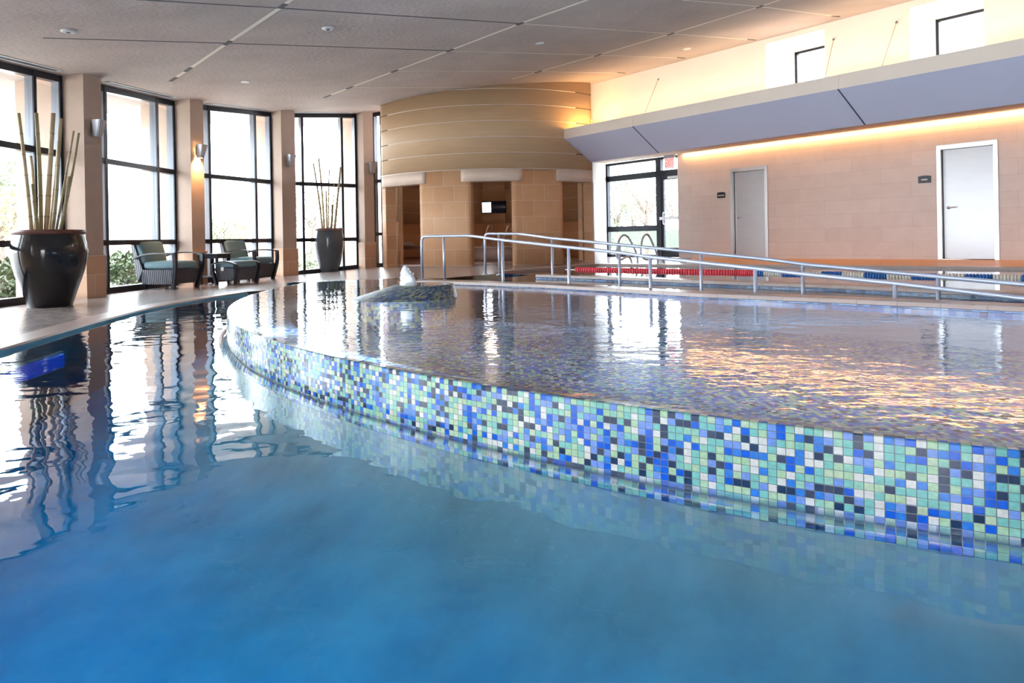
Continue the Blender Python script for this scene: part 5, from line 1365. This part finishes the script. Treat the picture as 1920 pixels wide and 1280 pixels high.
# roof edge over the outer face of the building and closing walls out of frame
m = MB(); P4 = [QP(WS-5, QW+.35, 0), QP(WS+2.0, QW+.35, 0), QP(WS+2.0, QW+2.2, 0), QP(WS-5, QW+2.2, 0)]; m.prism([(p.x, p.y) for p in P4], zu+.12, zu+.3)
struct(m.build('outdoor_canopy', M['return_wall']), 'pale roof overhang outside the far window', 'canopy')
m = MB(); e1 = QP(LEND, QU, 0)
m.prism([(e1.x-.0, e1.y), (e1.x+.15, e1.y), (e1.x+.15, -6), (e1.x, -6)], -1.2, 7); struct(m.build('wall_near_right', M['pilaster']), 'wall beyond the right of the frame', 'wall')
q1 = QP(LEND, QW+.3, 0); m = MB(); m.prism([(e1.x, e1.y), (q1.x, q1.y), (q1.x+.1, q1.y), (e1.x+.1, e1.y-.1)], -1.2, 7); struct(m.build('wall_near_right', M['pilaster']), 'wall beyond the right of the frame', 'wall')
m = MB(); m.prism([(-6.5, -4.9), (e1.x, -4.9), (e1.x, -5.05), (-6.5, -5.05)], 2.6, 6); m.prism([(-6.5, -4.9), (-4.2, -4.9), (-4.2, -5.05), (-6.5, -5.05)], -1.2, 2.6); m.prism([(-1.2, -4.9), (e1.x, -4.9), (e1.x, -5.05), (-1.2, -5.05)], -1.2, 2.6)
struct(m.build('wall_front', M['pilaster']), 'wall behind the viewpoint with a wide opening', 'wall')

# ------------------------------------------------------------------ light
W = bpy.data.worlds.new('sky'); SC.world = W; W.use_nodes = True
bg = W.node_tree.nodes['Background']; bg.inputs[0].default_value = (.90, .955, 1.0, 1); bg.inputs[1].default_value = 5.0
def area(name, loc, size, size_y, energy, col, direction, roll_to=None):
    L = bpy.data.lights.new(name, 'AREA'); L.shape = 'RECTANGLE'; L.size = size; L.size_y = size_y; L.energy = energy; L.color = col
    o = bpy.data.objects.new(name, L); COL.objects.link(o); o.location = loc
    z = -Vector(direction).normalized(); x = Vector(roll_to).normalized() if roll_to else z.orthogonal().normalized(); x = (x-z*x.dot(z)).normalized(); y = z.cross(x)
    o.matrix_world = Matrix((( x.x, y.x, z.x, loc[0]), (x.y, y.y, z.y, loc[1]), (x.z, y.z, z.z, loc[2]), (0, 0, 0, 1)))
    return o
lc = (lf+LEND)/2
area('cove_lamp', QP(lc, QF+.45, zin+.06), LEND-lf-.4, .12, 36, (1, .72, .42), Vector((0, 0, 1))+QN*.35, QL)
area('wall_wash', QP((WS+LEND)/2, QW-.06, zu-.04), LEND-WS-.4, .05, 34, (1, .55, .20), Vector((0, 0, -1))+QN*.15, QL)

area('cove_end_lamp', QP(lf+.75, QF+.5, zin+.10), .5, .12, 6, (1, .55, .16), -QL+Vector((0, 0, .8)), QN)
for k, (x, y, dx, dy) in enumerate(((-2.7, -1.4, 1, .9), (1.2, -4.35, .0, 1), (4.6, -4.35, -.1, 1))):  # unseen lamps added under water to lift the lower pool's brightness
    t = empty('pool_light', (x, y, -.45), atan2(dy, dx))
    b = MB(); b.lathe([(0, 0), (.12, 0), (.12, .04)], 24, axis=(-1, 0, 0)); part(b, 'lens', M['downlight'], t)
    b = MB(); b.lathe([(.12, -.01), (.15, 0), (.15, .04), (.12, .04)], 24, axis=(-1, 0, 0)); part(b, 'bezel', M['chrome'], t)
    tag(t, 'round white fill lamp added under water at the near pool wall, out of view', 'light', 'added underwater fill lamps')
    area('pool_fill', (x+dx*.06, y+dy*.06, -.45), .24, .24, 26, (.72, .93, 1), (dx, dy, .02))
for k, ang in enumerate((206, 219, 231, 242, 252, 262)):  # unseen lamps added inside the rim to brighten the tiled spa shelf
    a = radians(ang); r_ = SPR-.058; x, y, z = SPC.x+r_*cos(a), SPC.y+r_*sin(a), ZR-.075
    t = empty('spa_fill_lamp', (x, y, z), a+pi)
    b = MB(); b.lathe([(0, 0), (.04, 0), (.04, .02)], 20, axis=(-1, 0, 0)); part(b, 'lens', M['downlight'], t)
    b = MB(); b.lathe([(.04, -.006), (.05, 0), (.05, .02), (.04, .02)], 20, axis=(-1, 0, 0)); part(b, 'bezel', M['chrome'], t)
    tag(t, 'small round fill lamp added under water inside the spa rim', 'light', 'added spa rim fill lamps')
    area('spa_fill', (x-cos(a)*.03, y-sin(a)*.03, z), .07, .07, 22, (.80, .90, 1), (-cos(a), -sin(a), -.12))
L = bpy.data.lights.new('round_room_fill', 'POINT'); L.energy = 8; L.color = (1, .66, .45); L.shadow_soft_size = .15  # fill lamp without a fixture, added to lift the dark round room
o = bpy.data.objects.new('round_room_fill', L); COL.objects.link(o); o.location = (-.6, 18.4, 2.5)
# ------------------------------------------------------------------ camera
cam = bpy.data.cameras.new('camera'); co = bpy.data.objects.new('camera', cam); COL.objects.link(co)
cam.sensor_fit = 'HORIZONTAL'; cam.sensor_width = 36; cam.lens = F/1920*36; cam.shift_y = -(640-HY)/1920
cam.clip_start = .05; cam.clip_end = 300
co.matrix_world = Matrix(((ca, sa, 0, 0), (0, 0, -1, 0), (-sa, ca, 0, EYE), (0, 0, 0, 1)))
SC.camera = co
SC.view_settings.view_transform = 'Standard'; SC.view_settings.look = 'None'; SC.view_settings.gamma = 1
SC.view_settings.use_curve_mapping = False; SC.view_settings.exposure = 1.76
SC.cycles.max_bounces = 8; SC.cycles.diffuse_bounces = 3; SC.cycles.glossy_bounces = 3; SC.cycles.transmission_bounces = 2; SC.cycles.transparent_max_bounces = 10; SC.cycles.use_adaptive_sampling = True; SC.cycles.adaptive_threshold = .08; SC.cycles.adaptive_min_samples = 16; SC.cycles.use_denoising = True; SC.cycles.caustics_reflective = False; SC.cycles.caustics_refractive = False
